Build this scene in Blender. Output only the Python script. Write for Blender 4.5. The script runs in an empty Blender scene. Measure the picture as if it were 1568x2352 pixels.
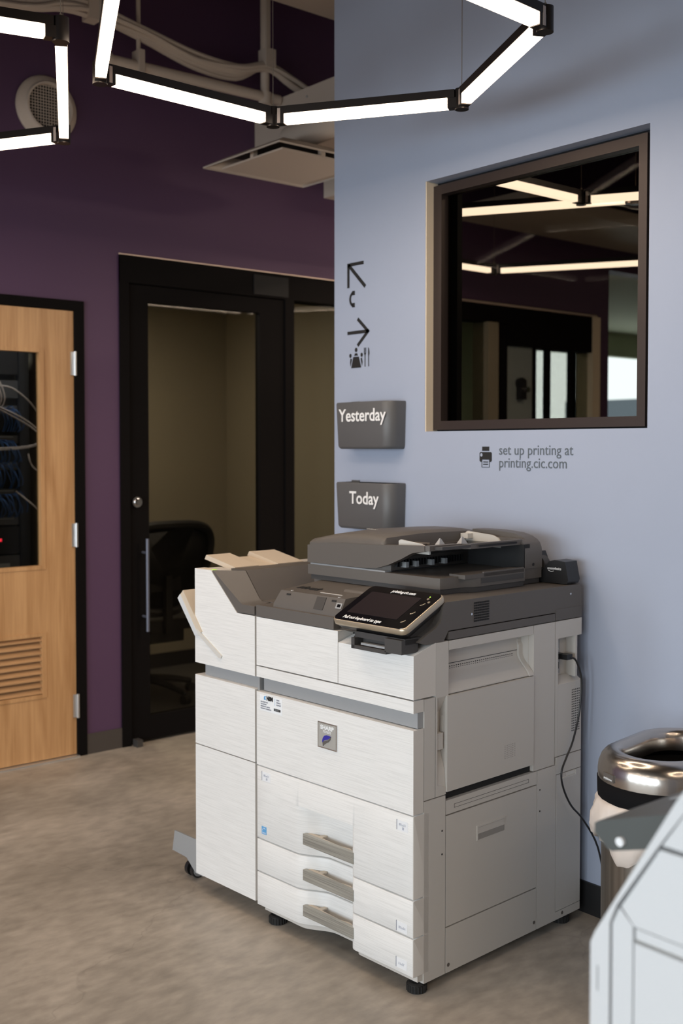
import bpy, bmesh, math, random
from mathutils import Vector, Matrix
random.seed(7)
R = math.radians
sc = bpy.context.scene
C = sc.collection

# ------------------------------------------------------------------ camera
cd = bpy.data.cameras.new('camera'); cam = bpy.data.objects.new('camera', cd); C.objects.link(cam)
cam.location = (0, 0, 1.48); cam.rotation_euler = (R(88), 0, R(49.9))
cd.sensor_fit = 'VERTICAL'; cd.sensor_height = 36; cd.lens = 38.893; cd.shift_y = -0.0248
cd.clip_start = 0.05
cd.dof.use_dof = True; cd.dof.focus_distance = 3.0; cd.dof.aperture_fstop = 3.4
sc.camera = cam
# ------------------------------------------------------------------ world, exposure
wd = bpy.data.worlds.new('sky'); sc.world = wd; wd.use_nodes = True
bg = wd.node_tree.nodes['Background']; bg.inputs[0].default_value = (0.80, 0.93, 1.0, 1); bg.inputs[1].default_value = 6.5
sc.view_settings.view_transform = 'Standard'; sc.view_settings.look = 'None'
sc.view_settings.exposure = 0.0; sc.view_settings.gamma = 1.0; sc.view_settings.use_curve_mapping = False
# ------------------------------------------------------------------ daylight in the window openings behind the camera, added room fills
def area(name, loc, rot, sx, sy, power, col):
    l = bpy.data.lights.new(name, 'AREA'); l.shape = 'RECTANGLE'; l.size = sx; l.size_y = sy
    l.energy = power; l.color = col
    o = bpy.data.objects.new(name, l); C.objects.link(o); o.location = loc; o.rotation_euler = rot
    return o
DAY = (0.81, 0.92, 1.0)
WIN_X = (-3.7, -2.3, -0.9, 0.5, 1.9)
for i, wx in enumerate(WIN_X):
    area('window_daylight', (wx, -4.06, 1.45), (R(-90), 0, R(180)), 0.84, 1.9, 64, DAY)
LAMP_E = 6.0; LAMP_W = 3.5        # strip radiance; downward watts per metre of strip
WARM = (1.0, 0.80, 0.62)
area('corridor_fill', (-1.2, 4.8, 3.2), (0, 0, 0), 0.6, 0.6, 60, WARM)  # unseen lamp added to brighten the window reveal and corridor
area('corridor_fill', (-3.0, 7.6, 3.2), (0, 0, 0), 0.6, 0.6, 22, WARM)  # added fill on the far purple wall and grey door leaf
area('phone_room_fill', (-5.5, 3.0, 2.44), (0, 0, 0), 0.2, 0.2, 16.0, (1.0, 0.86, 0.68))  # made-up lamp that lifts the dim phone room
area('office_fill', (-6.2, 6.2, 2.72), (0, 0, 0), 0.5, 0.5, 30.0, (0.95, 1.0, 0.85))  # added light that lifts the green office wall
area('closet_fill', (-5.3, 2.0, 2.48), (0, 0, 0), 0.2, 0.2, 9.0, (0.9, 0.95, 1.0))  # fill put in so the rack cables show

# ------------------------------------------------------------------ materials
MT = {}
def mat(name, col, rough=0.5, metal=0.0, bump=0.0, bscale=600.0, vary=0.0, vscale=6.0, spec=0.5, emit=None, es=0.0, coat=0.0, streak=None):
    m = bpy.data.materials.new(name); m.use_nodes = True; nt = m.node_tree; N = nt.nodes; L = nt.links
    b = N['Principled BSDF']; b.inputs['Base Color'].default_value = (*col, 1)
    b.inputs['Roughness'].default_value = rough; b.inputs['Metallic'].default_value = metal
    b.inputs['Specular IOR Level'].default_value = spec; b.inputs['Coat Weight'].default_value = coat
    if emit: b.inputs['Emission Color'].default_value = (*emit, 1); b.inputs['Emission Strength'].default_value = es
    tc = N.new('ShaderNodeTexCoord')
    if vary or streak:
        mp = N.new('ShaderNodeMapping'); L.new(tc.outputs['Object'], mp.inputs[0])
        mp.inputs['Scale'].default_value = streak or (1, 1, 1)
        n = N.new('ShaderNodeTexNoise'); n.inputs['Scale'].default_value = vscale; n.inputs['Detail'].default_value = 5
        L.new(mp.outputs[0], n.inputs[0])
        r = N.new('ShaderNodeMapRange'); r.inputs[1].default_value = 0.3; r.inputs[2].default_value = 0.7
        r.inputs[3].default_value = 1 - vary; r.inputs[4].default_value = 1 + vary * 0.6; L.new(n.outputs[0], r.inputs[0])
        mx = N.new('ShaderNodeMix'); mx.data_type = 'RGBA'; mx.blend_type = 'MULTIPLY'; mx.inputs[0].default_value = 1
        mx.inputs[6].default_value = (*col, 1); L.new(r.outputs[0], mx.inputs[7]); L.new(mx.outputs[2], b.inputs['Base Color'])
    if bump:
        n2 = N.new('ShaderNodeTexNoise'); n2.inputs['Scale'].default_value = bscale; n2.inputs['Detail'].default_value = 3
        L.new(tc.outputs['Object'], n2.inputs[0])
        bp = N.new('ShaderNodeBump'); bp.inputs['Strength'].default_value = bump; bp.inputs['Distance'].default_value = 0.002
        L.new(n2.outputs[0], bp.inputs['Height']); L.new(bp.outputs[0], b.inputs['Normal'])
    MT[name] = m
    return m
def glass(name, tint, refl=1.0):
    m = bpy.data.materials.new(name); m.use_nodes = True; nt = m.node_tree; N = nt.nodes; L = nt.links
    N.remove(N['Principled BSDF']); out = N['Material Output']
    t = N.new('ShaderNodeBsdfTransparent'); t.inputs[0].default_value = (*tint, 1)
    g = N.new('ShaderNodeBsdfGlossy'); g.inputs['Roughness'].default_value = 0.02
    f = N.new('ShaderNodeLayerWeight'); f.inputs[0].default_value = 0.5
    pw = N.new('ShaderNodeMath'); pw.operation = 'POWER'; pw.inputs[1].default_value = 5.0; L.new(f.outputs['Facing'], pw.inputs[0])
    k = N.new('ShaderNodeMath'); k.operation = 'MULTIPLY_ADD'; k.inputs[1].default_value = 0.9 * refl; k.inputs[2].default_value = 0.035 * refl; L.new(pw.outputs[0], k.inputs[0])
    mx = N.new('ShaderNodeMixShader'); L.new(k.outputs[0], mx.inputs[0]); L.new(t.outputs[0], mx.inputs[1]); L.new(g.outputs[0], mx.inputs[2])
    L.new(mx.outputs[0], out.inputs[0]); MT[name] = m
    return m
mat('blue_paint', (0.365, 0.412, 0.525), 0.6, bump=0.08, bscale=900, vary=0.02, vscale=3)
mat('purple_paint', (0.086, 0.041, 0.096), 0.6, bump=0.08, bscale=900)
mat('reveal_paint', (0.80, 0.68, 0.52), 0.6)
mat('dark_ceiling', (0.10, 0.085, 0.075), 0.9)
mat('deck_paint', (0.50, 0.42, 0.35), 0.7)
mat('duct_paint', (0.56, 0.48, 0.41), 0.6, bump=0.1, bscale=300)
mat('back_wall_paint', (0.33, 0.30, 0.28), 0.8)
mat('black_frame', (0.008, 0.007, 0.007), 0.7, spec=0.03)
mat('bronze_frame', (0.045, 0.032, 0.028), 0.42, metal=0.35)
mat('gasket', (0.012, 0.012, 0.013), 0.6, spec=0.15)
mat('base_grey', (0.065, 0.055, 0.05), 0.5)
mat('base_black', (0.012, 0.012, 0.013), 0.5)
mat('brown_wall', (0.30, 0.26, 0.19), 0.8)
mat('green_wall', (0.40, 0.42, 0.30), 0.8)
mat('office_grey', (0.30, 0.34, 0.34), 0.8)
mat('carpet', (0.06, 0.055, 0.05), 0.95, bump=0.4, bscale=300)
glass('clear_glass', (0.75, 0.75, 0.72), 0.2)
glass('tint_glass', (0.43, 0.42, 0.40), 0.03)
mat('shell_white', (0.80, 0.80, 0.79), 0.42, bump=0.12, bscale=900)
mat('side_grey', (0.56, 0.535, 0.50), 0.48, bump=0.25, bscale=1400)
mat('dark_plastic', (0.110, 0.098, 0.088), 0.42, bump=0.35, bscale=1500)
mat('dark_plastic_deep', (0.052, 0.048, 0.046), 0.5, bump=0.2, bscale=1500)
mat('inner_dark', (0.010, 0.010, 0.011), 0.7)
mat('seam', (0.03, 0.03, 0.032), 0.7)
mat('steel_grey', (0.36, 0.37, 0.38), 0.4, metal=0.2)
mat('cream_plastic', (0.62, 0.53, 0.42), 0.45, bump=0.1)
mat('tray_white', (0.62, 0.60, 0.56), 0.42)
mat('handle_metal', (0.40, 0.39, 0.35), 0.38, metal=0.4, vary=0.4, vscale=1.0, streak=(4, 4, 420))
mat('chrome', (0.75, 0.75, 0.76), 0.12, metal=1.0)
mat('badge_metal', (0.50, 0.49, 0.46), 0.35, metal=0.35)
mat('badge_blue', (0.035, 0.03, 0.33), 0.2, coat=0.6)
mat('bezel_champagne', (0.52, 0.44, 0.33), 0.3, metal=0.6)
mat('gloss_black', (0.006, 0.006, 0.007), 0.09)
mat('screen_dark', (0.022, 0.017, 0.019), 0.22)
mat('black_plastic', (0.014, 0.014, 0.015), 0.35)
mat('black_rubber', (0.012, 0.012, 0.012), 0.6)
mat('white_print', (0.85, 0.85, 0.85), 0.6)
mat('glow_print', (0.9, 0.9, 0.9), 0.5)
mat('black_print', (0.012, 0.012, 0.012), 0.6)
mat('grey_print', (0.10, 0.12, 0.14), 0.6)
mat('tag_pale', (0.80, 0.815, 0.84), 0.4)
mat('tag_ink', (0.42, 0.44, 0.52), 0.6)
mat('label_white', (0.84, 0.86, 0.88), 0.4)
mat('label_grey_ink', (0.25, 0.26, 0.32), 0.6)
mat('label_blue', (0.12, 0.36, 0.66), 0.4)
mat('folder_grey', (0.105, 0.105, 0.108), 0.42, bump=0.15, bscale=900)
mat('lamp_housing', (0.018, 0.013, 0.011), 0.35, metal=0.3)
mat('lamp_metal', (0.55, 0.44, 0.38), 0.4, metal=0.5)
mat('lamp_diffuser', (0.9, 0.9, 0.9), 0.4, emit=(1.0, 0.79, 0.60), es=LAMP_E)
mat('wire', (0.30, 0.25, 0.2), 0.4, metal=0.5)
mat('hinge_steel', (0.62, 0.62, 0.62), 0.3, metal=0.8)
mat('brushed_steel', (0.52, 0.48, 0.44), 0.22, metal=1.0, bump=0.05, bscale=80)
mat('body_steel', (0.34, 0.315, 0.285), 0.34, metal=1.0, vary=0.35, vscale=1.0, streak=(60, 60, 0.3))
mat('band_black', (0.006, 0.006, 0.007), 0.8, spec=0.1)
mat('bag', (0.72, 0.64, 0.58), 0.35, spec=0.6)
mat('grey_tray', (0.072, 0.080, 0.078), 0.45)
mat('handle_dark', (0.16, 0.17, 0.22), 0.4, metal=0.5)
mat('latch_shade', (0.30, 0.285, 0.265), 0.5)
mat('near_white', (0.62, 0.635, 0.65), 0.4)
mat('rack_black', (0.02, 0.02, 0.022), 0.5)
mat('rack_panel', (0.09, 0.09, 0.095), 0.5)
mat('cable_blue', (0.04, 0.10, 0.26), 0.5)
mat('cable_white', (0.50, 0.42, 0.38), 0.5)
mat('led_red', (0.5, 0.02, 0.03), 0.4, emit=(1, 0.03, 0.06), es=1.5)
mat('led_green', (0.3, 0.6, 0.05), 0.4, emit=(0.5, 0.8, 0.1), es=0.8)
mat('chair_black', (0.010, 0.009, 0.009), 0.6)
mat('grey_building', (0.10, 0.12, 0.14), 0.8)
mat('louvre_wood', (0.52, 0.30, 0.145), 0.5, vary=0.15, vscale=2, streak=(4, 1, 30))

def streaky(name, base, dark, amt):          # horizontal brushed-linen texture moulded into the white fronts
    m = bpy.data.materials.new(name); m.use_nodes = True; nt = m.node_tree; N = nt.nodes; L = nt.links
    b = N['Principled BSDF']; b.inputs['Roughness'].default_value = 0.4
    tc = N.new('ShaderNodeTexCoord'); mp = N.new('ShaderNodeMapping'); mp.inputs['Scale'].default_value = (7, 7, 330)
    L.new(tc.outputs['Object'], mp.inputs[0])
    n = N.new('ShaderNodeTexNoise'); n.inputs['Scale'].default_value = 1.0; n.inputs['Detail'].default_value = 4; n.inputs['Roughness'].default_value = 0.65
    L.new(mp.outputs[0], n.inputs[0])
    cr = N.new('ShaderNodeValToRGB'); cr.color_ramp.elements[0].position = 0.34; cr.color_ramp.elements[0].color = (*dark, 1)
    cr.color_ramp.elements[1].position = 0.56; cr.color_ramp.elements[1].color = (*base, 1)
    L.new(n.outputs[0], cr.inputs[0])
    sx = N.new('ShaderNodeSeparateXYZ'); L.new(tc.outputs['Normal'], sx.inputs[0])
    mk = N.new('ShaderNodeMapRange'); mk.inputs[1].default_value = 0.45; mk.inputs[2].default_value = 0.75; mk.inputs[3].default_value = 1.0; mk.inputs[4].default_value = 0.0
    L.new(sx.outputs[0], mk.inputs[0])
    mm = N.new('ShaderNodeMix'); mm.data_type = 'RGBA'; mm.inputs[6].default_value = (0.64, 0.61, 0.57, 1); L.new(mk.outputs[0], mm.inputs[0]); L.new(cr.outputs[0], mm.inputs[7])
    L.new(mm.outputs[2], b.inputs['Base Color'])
    bp = N.new('ShaderNodeBump'); bp.inputs['Strength'].default_value = 0.12; bp.inputs['Distance'].default_value = 0.0012
    L.new(n.outputs[0], bp.inputs['Height']); L.new(bp.outputs[0], b.inputs['Normal'])
    MT[name] = m
streaky('front_white', (0.81, 0.805, 0.79), (0.71, 0.705, 0.69), 0)

def wood(name):
    m = bpy.data.materials.new(name); m.use_nodes = True; nt = m.node_tree; N = nt.nodes; L = nt.links
    b = N['Principled BSDF']; b.inputs['Roughness'].default_value = 0.42
    tc = N.new('ShaderNodeTexCoord'); mp = N.new('ShaderNodeMapping'); mp.inputs['Scale'].default_value = (6, 9, 0.7)
    L.new(tc.outputs['Object'], mp.inputs[0])
    n = N.new('ShaderNodeTexNoise'); n.inputs['Scale'].default_value = 1.6; n.inputs['Detail'].default_value = 6; n.inputs['Distortion'].default_value = 1.0
    L.new(mp.outputs[0], n.inputs[0])
    mp2 = N.new('ShaderNodeMapping'); mp2.inputs['Scale'].default_value = (60, 90, 3); L.new(tc.outputs['Object'], mp2.inputs[0])
    n2 = N.new('ShaderNodeTexNoise'); n2.inputs['Scale'].default_value = 1.5; n2.inputs['Detail'].default_value = 4; L.new(mp2.outputs[0], n2.inputs[0])
    ad = N.new('ShaderNodeMath'); ad.operation = 'MULTIPLY_ADD'; ad.inputs[1].default_value = 0.35; L.new(n2.outputs[0], ad.inputs[0]); L.new(n.outputs[0], ad.inputs[2])
    cr = N.new('ShaderNodeValToRGB'); e = cr.color_ramp.elements
    e[0].position = 0.45; e[0].color = (0.40, 0.205, 0.082, 1); e[1].position = 0.85; e[1].color = (0.60, 0.35, 0.165, 1)
    L.new(ad.outputs[0], cr.inputs[0]); L.new(cr.outputs[0], b.inputs['Base Color'])
    MT[name] = m
wood('maple')

def concrete(name):
    m = bpy.data.materials.new(name); m.use_nodes = True; nt = m.node_tree; N = nt.nodes; L = nt.links
    b = N['Principled BSDF']
    tc = N.new('ShaderNodeTexCoord')
    n = N.new('ShaderNodeTexNoise'); n.inputs['Scale'].default_value = 2.2; n.inputs['Detail'].default_value = 8; n.inputs['Roughness'].default_value = 0.6; n.inputs['Distortion'].default_value = 0.5
    L.new(tc.outputs['Object'], n.inputs[0])
    n2 = N.new('ShaderNodeTexNoise'); n2.inputs['Scale'].default_value = 28; n2.inputs['Detail'].default_value = 6
    mp = N.new('ShaderNodeMapping'); mp.inputs['Scale'].default_value = (1.0, 0.45, 1); mp.inputs['Rotation'].default_value = (0, 0, 0.6)
    L.new(tc.outputs['Object'], mp.inputs[0]); L.new(mp.outputs[0], n2.inputs[0])
    cr = N.new('ShaderNodeValToRGB'); e = cr.color_ramp.elements
    e[0].position = 0.36; e[0].color = (0.285, 0.256, 0.218, 1); e[1].position = 0.64; e[1].color = (0.425, 0.380, 0.328, 1)
    L.new(n.outputs[0], cr.inputs[0])
    r = N.new('ShaderNodeMapRange'); r.inputs[1].default_value = 0.3; r.inputs[2].default_value = 0.7; r.inputs[3].default_value = 0.80; r.inputs[4].default_value = 1.12
    L.new(n2.outputs[0], r.inputs[0])
    mx = N.new('ShaderNodeMix'); mx.data_type = 'RGBA'; mx.blend_type = 'MULTIPLY'; mx.inputs[0].default_value = 1
    L.new(cr.outputs[0], mx.inputs[6]); L.new(r.outputs[0], mx.inputs[7])
    v = N.new('ShaderNodeTexVoronoi'); v.feature = 'DISTANCE_TO_EDGE'; v.inputs['Scale'].default_value = 0.9
    n3 = N.new('ShaderNodeTexNoise'); n3.inputs['Scale'].default_value = 2; n3.inputs['Detail'].default_value = 5
    L.new(tc.outputs['Object'], n3.inputs[0])
    va = N.new('ShaderNodeVectorMath'); va.operation = 'MULTIPLY_ADD'; va.inputs[1].default_value = (0.8, 0.8, 0.8)
    L.new(n3.outputs['Color'], va.inputs[0]); L.new(tc.outputs['Object'], va.inputs[2]); L.new(va.outputs[0], v.inputs[0])
    r2 = N.new('ShaderNodeMapRange'); r2.inputs[1].default_value = 0.0; r2.inputs[2].default_value = 0.006; r2.inputs[3].default_value = 0.72; r2.inputs[4].default_value = 1.0
    L.new(v.outputs['Distance'], r2.inputs[0])
    mx2 = N.new('ShaderNodeMix'); mx2.data_type = 'RGBA'; mx2.blend_type = 'MULTIPLY'; mx2.inputs[0].default_value = 0.45
    L.new(mx.outputs[2], mx2.inputs[6]); L.new(r2.outputs[0], mx2.inputs[7]); L.new(mx2.outputs[2], b.inputs['Base Color'])
    r3 = N.new('ShaderNodeMapRange'); r3.inputs[3].default_value = 0.38; r3.inputs[4].default_value = 0.58; L.new(n2.outputs[0], r3.inputs[0]); L.new(r3.outputs[0], b.inputs['Roughness'])
    bp = N.new('ShaderNodeBump'); bp.inputs['Strength'].default_value = 0.08; bp.inputs['Distance'].default_value = 0.004
    L.new(n2.outputs[0], bp.inputs['Height']); L.new(bp.outputs[0], b.inputs['Normal'])
    MT[name] = m
concrete('concrete')

# ------------------------------------------------------------------ mesh helpers
class MB:
    def __init__(s): s.bm = bmesh.new()
    def _bev(s, vs, bev, seg):
        if bev > 0:
            es = set()
            for v in vs:
                for e in v.link_edges: es.add(e)
            es = [e for e in es if len(e.link_faces) == 2 and e.calc_face_angle(0) > R(20)]
            bmesh.ops.bevel(s.bm, geom=es, offset=bev, segments=seg, profile=0.5, affect='EDGES', clamp_overlap=True)
    def box(s, x0, x1, y0, y1, z0, z1, bev=0, seg=2, M=None):
        co = [(x, y, z) for x in (x0, x1) for y in (y0, y1) for z in (z0, z1)]
        vs = [s.bm.verts.new(M @ Vector(c) if M else c) for c in co]
        for f in ((0, 1, 3, 2), (4, 6, 7, 5), (0, 4, 5, 1), (2, 3, 7, 6), (0, 2, 6, 4), (1, 5, 7, 3)):
            s.bm.faces.new([vs[i] for i in f])
        s._bev(vs, bev, seg); return s
    def prism(s, poly, ax, a, b, bev=0, seg=2, M=None):     # poly in the two other axes, in order (x,y),(x,z) or (y,z)
        def P(u, v, w):
            c = {'x': (w, u, v), 'y': (u, w, v), 'z': (u, v, w)}[ax]
            return M @ Vector(c) if M else c
        A = [s.bm.verts.new(P(u, v, a)) for u, v in poly]; B = [s.bm.verts.new(P(u, v, b)) for u, v in poly]
        n = len(poly); s.bm.faces.new(A); s.bm.faces.new(B[::-1])
        for i in range(n): s.bm.faces.new([A[i], B[i], B[(i + 1) % n], A[(i + 1) % n]])
        s._bev(A + B, bev, seg); return s
    def cyl(s, p, q, r, r2=None, n=20, cap=True):
        p = Vector(p); q = Vector(q); d = (q - p).normalized(); r2 = r if r2 is None else r2
        u = d.orthogonal().normalized(); w = d.cross(u)
        A = []; B = []
        for i in range(n):
            t = 2 * math.pi * i / n; k = u * math.cos(t) + w * math.sin(t)
            A.append(s.bm.verts.new(p + k * r)); B.append(s.bm.verts.new(q + k * r2))
        for i in range(n): s.bm.faces.new([A[i], A[(i + 1) % n], B[(i + 1) % n], B[i]])
        if cap: s.bm.faces.new(A[::-1]); s.bm.faces.new(B)
        return s
    def tube(s, pts, r, n=8, smooth=True):
        pts = [Vector(p) for p in pts]
        if smooth:
            out = []
            for i in range(len(pts) - 1):
                p0 = pts[max(i - 1, 0)]; p1 = pts[i]; p2 = pts[i + 1]; p3 = pts[min(i + 2, len(pts) - 1)]
                for k in range(5):
                    t = k / 5
                    out.append(0.5 * ((2 * p1) + (p2 - p0) * t + (2 * p0 - 5 * p1 + 4 * p2 - p3) * t * t + (3 * p1 - p0 - 3 * p2 + p3) * t ** 3))
            pts = out + [pts[-1]]
        rings = []; u = None
        for i, p in enumerate(pts):
            d = (pts[min(i + 1, len(pts) - 1)] - pts[max(i - 1, 0)]).normalized()
            u = d.orthogonal().normalized() if u is None else (u - d * u.dot(d)).normalized()
            w = d.cross(u)
            rr = r(i / (len(pts) - 1)) if callable(r) else r
            rings.append([s.bm.verts.new(p + (u * math.cos(2 * math.pi * k / n) + w * math.sin(2 * math.pi * k / n)) * rr) for k in range(n)])
        for a, b in zip(rings, rings[1:]):
            for k in range(n): s.bm.faces.new([a[k], a[(k + 1) % n], b[(k + 1) % n], b[k]])
        s.bm.faces.new(rings[0][::-1]); s.bm.faces.new(rings[-1]); return s
    def loft(s, rings, close=True, cap0=True, cap1=True):
        Rg = [[s.bm.verts.new(p) for p in r] for r in rings]
        n = len(Rg[0])
        for a, b in zip(Rg, Rg[1:]):
            for k in range(n if close else n - 1): s.bm.faces.new([a[k], a[(k + 1) % n], b[(k + 1) % n], b[k]])
        if cap0: s.bm.faces.new(Rg[0][::-1])
        if cap1: s.bm.faces.new(Rg[-1])
        return s
    def grid(s, f, us, vs):
        G = [[s.bm.verts.new(f(u, v)) for u in us] for v in vs]
        for a, b in zip(G, G[1:]):
            for k in range(len(us) - 1): s.bm.faces.new([a[k], a[k + 1], b[k + 1], b[k]])
        return G
    def poly(s, pts): s.bm.faces.new([s.bm.verts.new(p) for p in pts]); return s
    def build(s, name, m, parent=None, angle=35, solid=0, **kw):
        bmesh.ops.recalc_face_normals(s.bm, faces=s.bm.faces[:])
        me = bpy.data.meshes.new(name); s.bm.to_mesh(me); s.bm.free()
        for p in me.polygons: p.use_smooth = True
        me.set_sharp_from_angle(angle=R(angle))
        me.materials.append(MT[m])
        o = bpy.data.objects.new(name, me); C.objects.link(o)
        if parent: o.parent = parent
        if solid:
            md = o.modifiers.new('thickness', 'SOLIDIFY'); md.thickness = solid; md.offset = 0
        for k, v in kw.items(): o[k] = v
        return o
def bx(name, m, parent, *a, **k):
    kw = {q: k.pop(q) for q in list(k) if q in ('label', 'kind', 'category', 'group')}
    return MB().box(*a, **k).build(name, m, parent, **kw)
def empty(name, loc=(0, 0, 0), rz=0, label=None, cat=None, group=None):
    o = bpy.data.objects.new(name, None); C.objects.link(o); o.location = loc; o.rotation_euler = (0, 0, rz); o.empty_display_size = 0.1
    if label: o['label'] = label
    if cat: o['category'] = cat
    if group: o['group'] = group
    return o
def text_mesh(s, size, bold=0.0, xs=1.0, shear=0.0, align='LEFT', depth=0.0004):
    cu = bpy.data.curves.new('t', 'FONT'); cu.body = s; cu.size = size; cu.offset = bold; cu.shear = shear
    cu.align_x = align; cu.extrude = depth; cu.resolution_u = 3
    o = bpy.data.objects.new('t', cu); C.objects.link(o)
    dg = bpy.context.evaluated_depsgraph_get(); dg.update()
    me = bpy.data.meshes.new_from_object(o.evaluated_get(dg))
    bpy.data.objects.remove(o); bpy.data.curves.remove(cu)
    for v in me.vertices: v.co.x *= xs
    return me
def text(name, s, size, m, parent, M, **k):
    me = text_mesh(s, size, **k); me.transform(M); me.materials.clear(); me.materials.append(MT[m]); me.name = name
    o = bpy.data.objects.new(name, me); C.objects.link(o)
    if parent: o.parent = parent
    return o
FRONT = lambda x, y, z: Matrix.Translation((x, y, z)) @ Matrix.Rotation(R(90), 4, 'X')   # writing on a face towards -Y

# ================================================================== SETTING
S = dict(kind='structure')
bx('floor', 'concrete', None, -7.6, 3.4, -4.4, 12.3, -0.1, 0, **S)
bx('ceiling', 'dark_ceiling', None, -5.0, 3.3, -4.3, 12.2, 4.1, 4.2, **S)
XP = -4.85; XB = -4.97
m = MB()
for y0, y1, z0, z1 in ((-4.3, 1.46, 0, 4.1), (1.46, 2.472, 2.177, 4.1), (2.472, 2.664, 0, 4.1), (2.664, 4.27, 2.43, 4.1),
                       (4.27, 5.0, 0, 4.1), (5.0, 6.44, 2.42, 4.1), (6.44, 6.58, 0, 4.1), (6.58, 12.2, 2.75, 4.1)):
    m.box(XB, XP, y0, y1, z0, z1)
m.build('wall_left', 'purple_paint', None, **S)
m = MB()
for x0, x1, z0, z1 in ((-3.416, -2.90, 0, 4.1), (-1.95, 3.2, 0, 4.1), (-2.90, -1.95, 0, 1.54), (-2.90, -1.95, 2.445, 4.1)):
    m.box(x0, x1, 2.84, 2.96, z0, z1)
m.build('wall_back', 'blue_paint', None, **S)
bx('wall_right', 'back_wall_paint', None, 3.2, 3.3, -4.3, 12.2, 0, 4.1, **S)
bx('wall_far', 'green_wall', None, -7.6, 3.2, 12.1, 12.2, 0, 4.1, **S)
# wall behind the camera, with four tall window openings
m = MB()
ed = [-4.97]
for wx in WIN_X: ed += [wx - 0.45, wx + 0.45]
ed += [3.3]
for i in range(0, len(ed), 2): m.box(ed[i], ed[i + 1], -4.2, -4.08, 0, 4.1)
for wx in WIN_X: m.box(wx - 0.45, wx + 0.45, -4.2, -4.08, 0, 0.45); m.box(wx - 0.45, wx + 0.45, -4.2, -4.08, 2.45, 4.1)
m.build('wall_front', 'back_wall_paint', None, **S)
for wx in WIN_X: bx('trim_sky_block', 'label_white', None, wx - .45, wx + .45, -4.16, -4.14, .45, 2.45, **S)      # white panels added behind the openings to keep the sky light out
bx('trim_light_block', 'dark_ceiling', None, XP, 3.2, -.75, -.30, 2.22, 4.1, **S)      # unseen bulkhead added behind the camera to cut daylight on the upper walls
for k, wx in enumerate(WIN_X):
    m = MB()
    for a, b, c, d in ((wx - .45, wx - .42, .45, 2.45), (wx + .42, wx + .45, .45, 2.45), (wx - .45, wx + .45, .45, .49), (wx - .45, wx + .45, 2.41, 2.45), (wx - .45, wx + .45, 1.9, 1.94)):
        m.box(a, b, -4.10, -4.03, c, d)
    m.build('window_%d' % (k + 2), 'black_frame', None, **S)
bx('baseboard_left', 'base_grey', None, XP, XP + .008, 2.474, 2.662, 0, 0.098, bev=.002, **S)
bx('baseboard_left', 'base_grey', None, XP, XP + .008, -4.2, 1.455, 0, 0.098, bev=.002, **S)
bx('baseboard_left', 'base_grey', None, XP, XP + .008, 4.275, 4.995, 0, 0.098, bev=.002, **S)
bx('baseboard_back', 'base_black', None, -3.416, 3.2, 2.832, 2.84, 0, 0.10, bev=.002, **S)
# lowered soffit deeper in the corridor
bx('trim_1', 'deck_paint', None, XP, -4.25, 5.0, 12.1, 2.90, 2.98, **S)

# window in the blue wall
wi = empty('window_1'); wi['kind'] = 'structure'
m = MB()
m.box(-2.90, -2.896, 2.842, 2.96, 1.54, 2.445)
m.build('reveal', 'reveal_paint', wi, label='beige painted window reveal')
m = MB()
X0, X1, Z0, Z1 = -2.896, -1.985, 1.546, 2.432; w = .040
m.box(X0, X0 + w, 2.878, 2.93, Z0, Z1, bev=.002); m.box(X1 - .030, X1, 2.878, 2.93, Z0, Z1, bev=.002)
m.box(X0 + w, X1 - .030, 2.878, 2.93, Z0, Z0 + .032, bev=.002); m.box(X0 + w, X1 - .030, 2.878, 2.93, Z1 - .034, Z1, bev=.002)
m.build('window_frame', 'bronze_frame', wi)
m = MB(); m.box(X1, -1.95, 2.90, 2.95, 1.54, 2.445); m.box(X0, X1, 2.90, 2.95, Z1, 2.445); m.box(X0, X1, 2.90, 2.95, 1.54, Z0)
m.box(X0, X0 + w + .03, 2.93, 2.955, Z0, Z1)
m.build('gasket', 'gasket', wi)
bx('window_pane', 'tint_glass', wi, X0 + .03, X1 - .02, 2.912, 2.918, Z0 + .02, Z1 - .02)

# ---- wooden door with glass and louvre
d1 = empty('door_1'); d1['kind'] = 'structure'
m = MB(); m.box(XB, XP + .012, 2.425, 2.472, 0, 2.177, bev=.003); m.box(XB, XP + .012, 1.46, 1.505, 0, 2.177, bev=.003); m.box(XB, XP + .012, 1.505, 2.425, 2.131, 2.177, bev=.003)
m.build('door_frame', 'black_frame', d1)
m = MB(); xs0, xs1 = XP - .045, XP
m.box(xs0, xs1, 1.507, 1.68, .012, 2.128); m.box(xs0, xs1, 2.27, 2.422, .012, 2.128)
m.box(xs0, xs1, 1.68, 2.27, .012, .305); m.box(xs0, xs1, 1.68, 2.27, .615, .912); m.box(xs0, xs1, 1.68, 2.27, 1.942, 2.128)
lf = m.build('door_leaf', 'maple', d1)
m = MB()
for a, b in ((.912, 1.942), (.305, .615)):
    for y in (1.68, 2.249): m.box(XP - .035, XP + .004, y, y + .021, a, b, bev=.004)
    for z in (a, b - .018): m.box(XP - .035, XP + .004, 1.70, 2.25, z, z + .018, bev=.004)
m.build('glazing_bead', 'maple', lf)
bx('door_pane', 'clear_glass', lf, XP - .026, XP - .020, 1.69, 2.26, .92, 1.935)
m = MB()
for k in range(9):
    z = .335 + k * .031
    m.prism([(XP - .036, z + .012), (XP - .036, z + .019), (XP - .003, z - .002), (XP - .003, z - .009)], 'y', 1.70, 2.25)
m.build('louvre', 'louvre_wood', lf)
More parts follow.
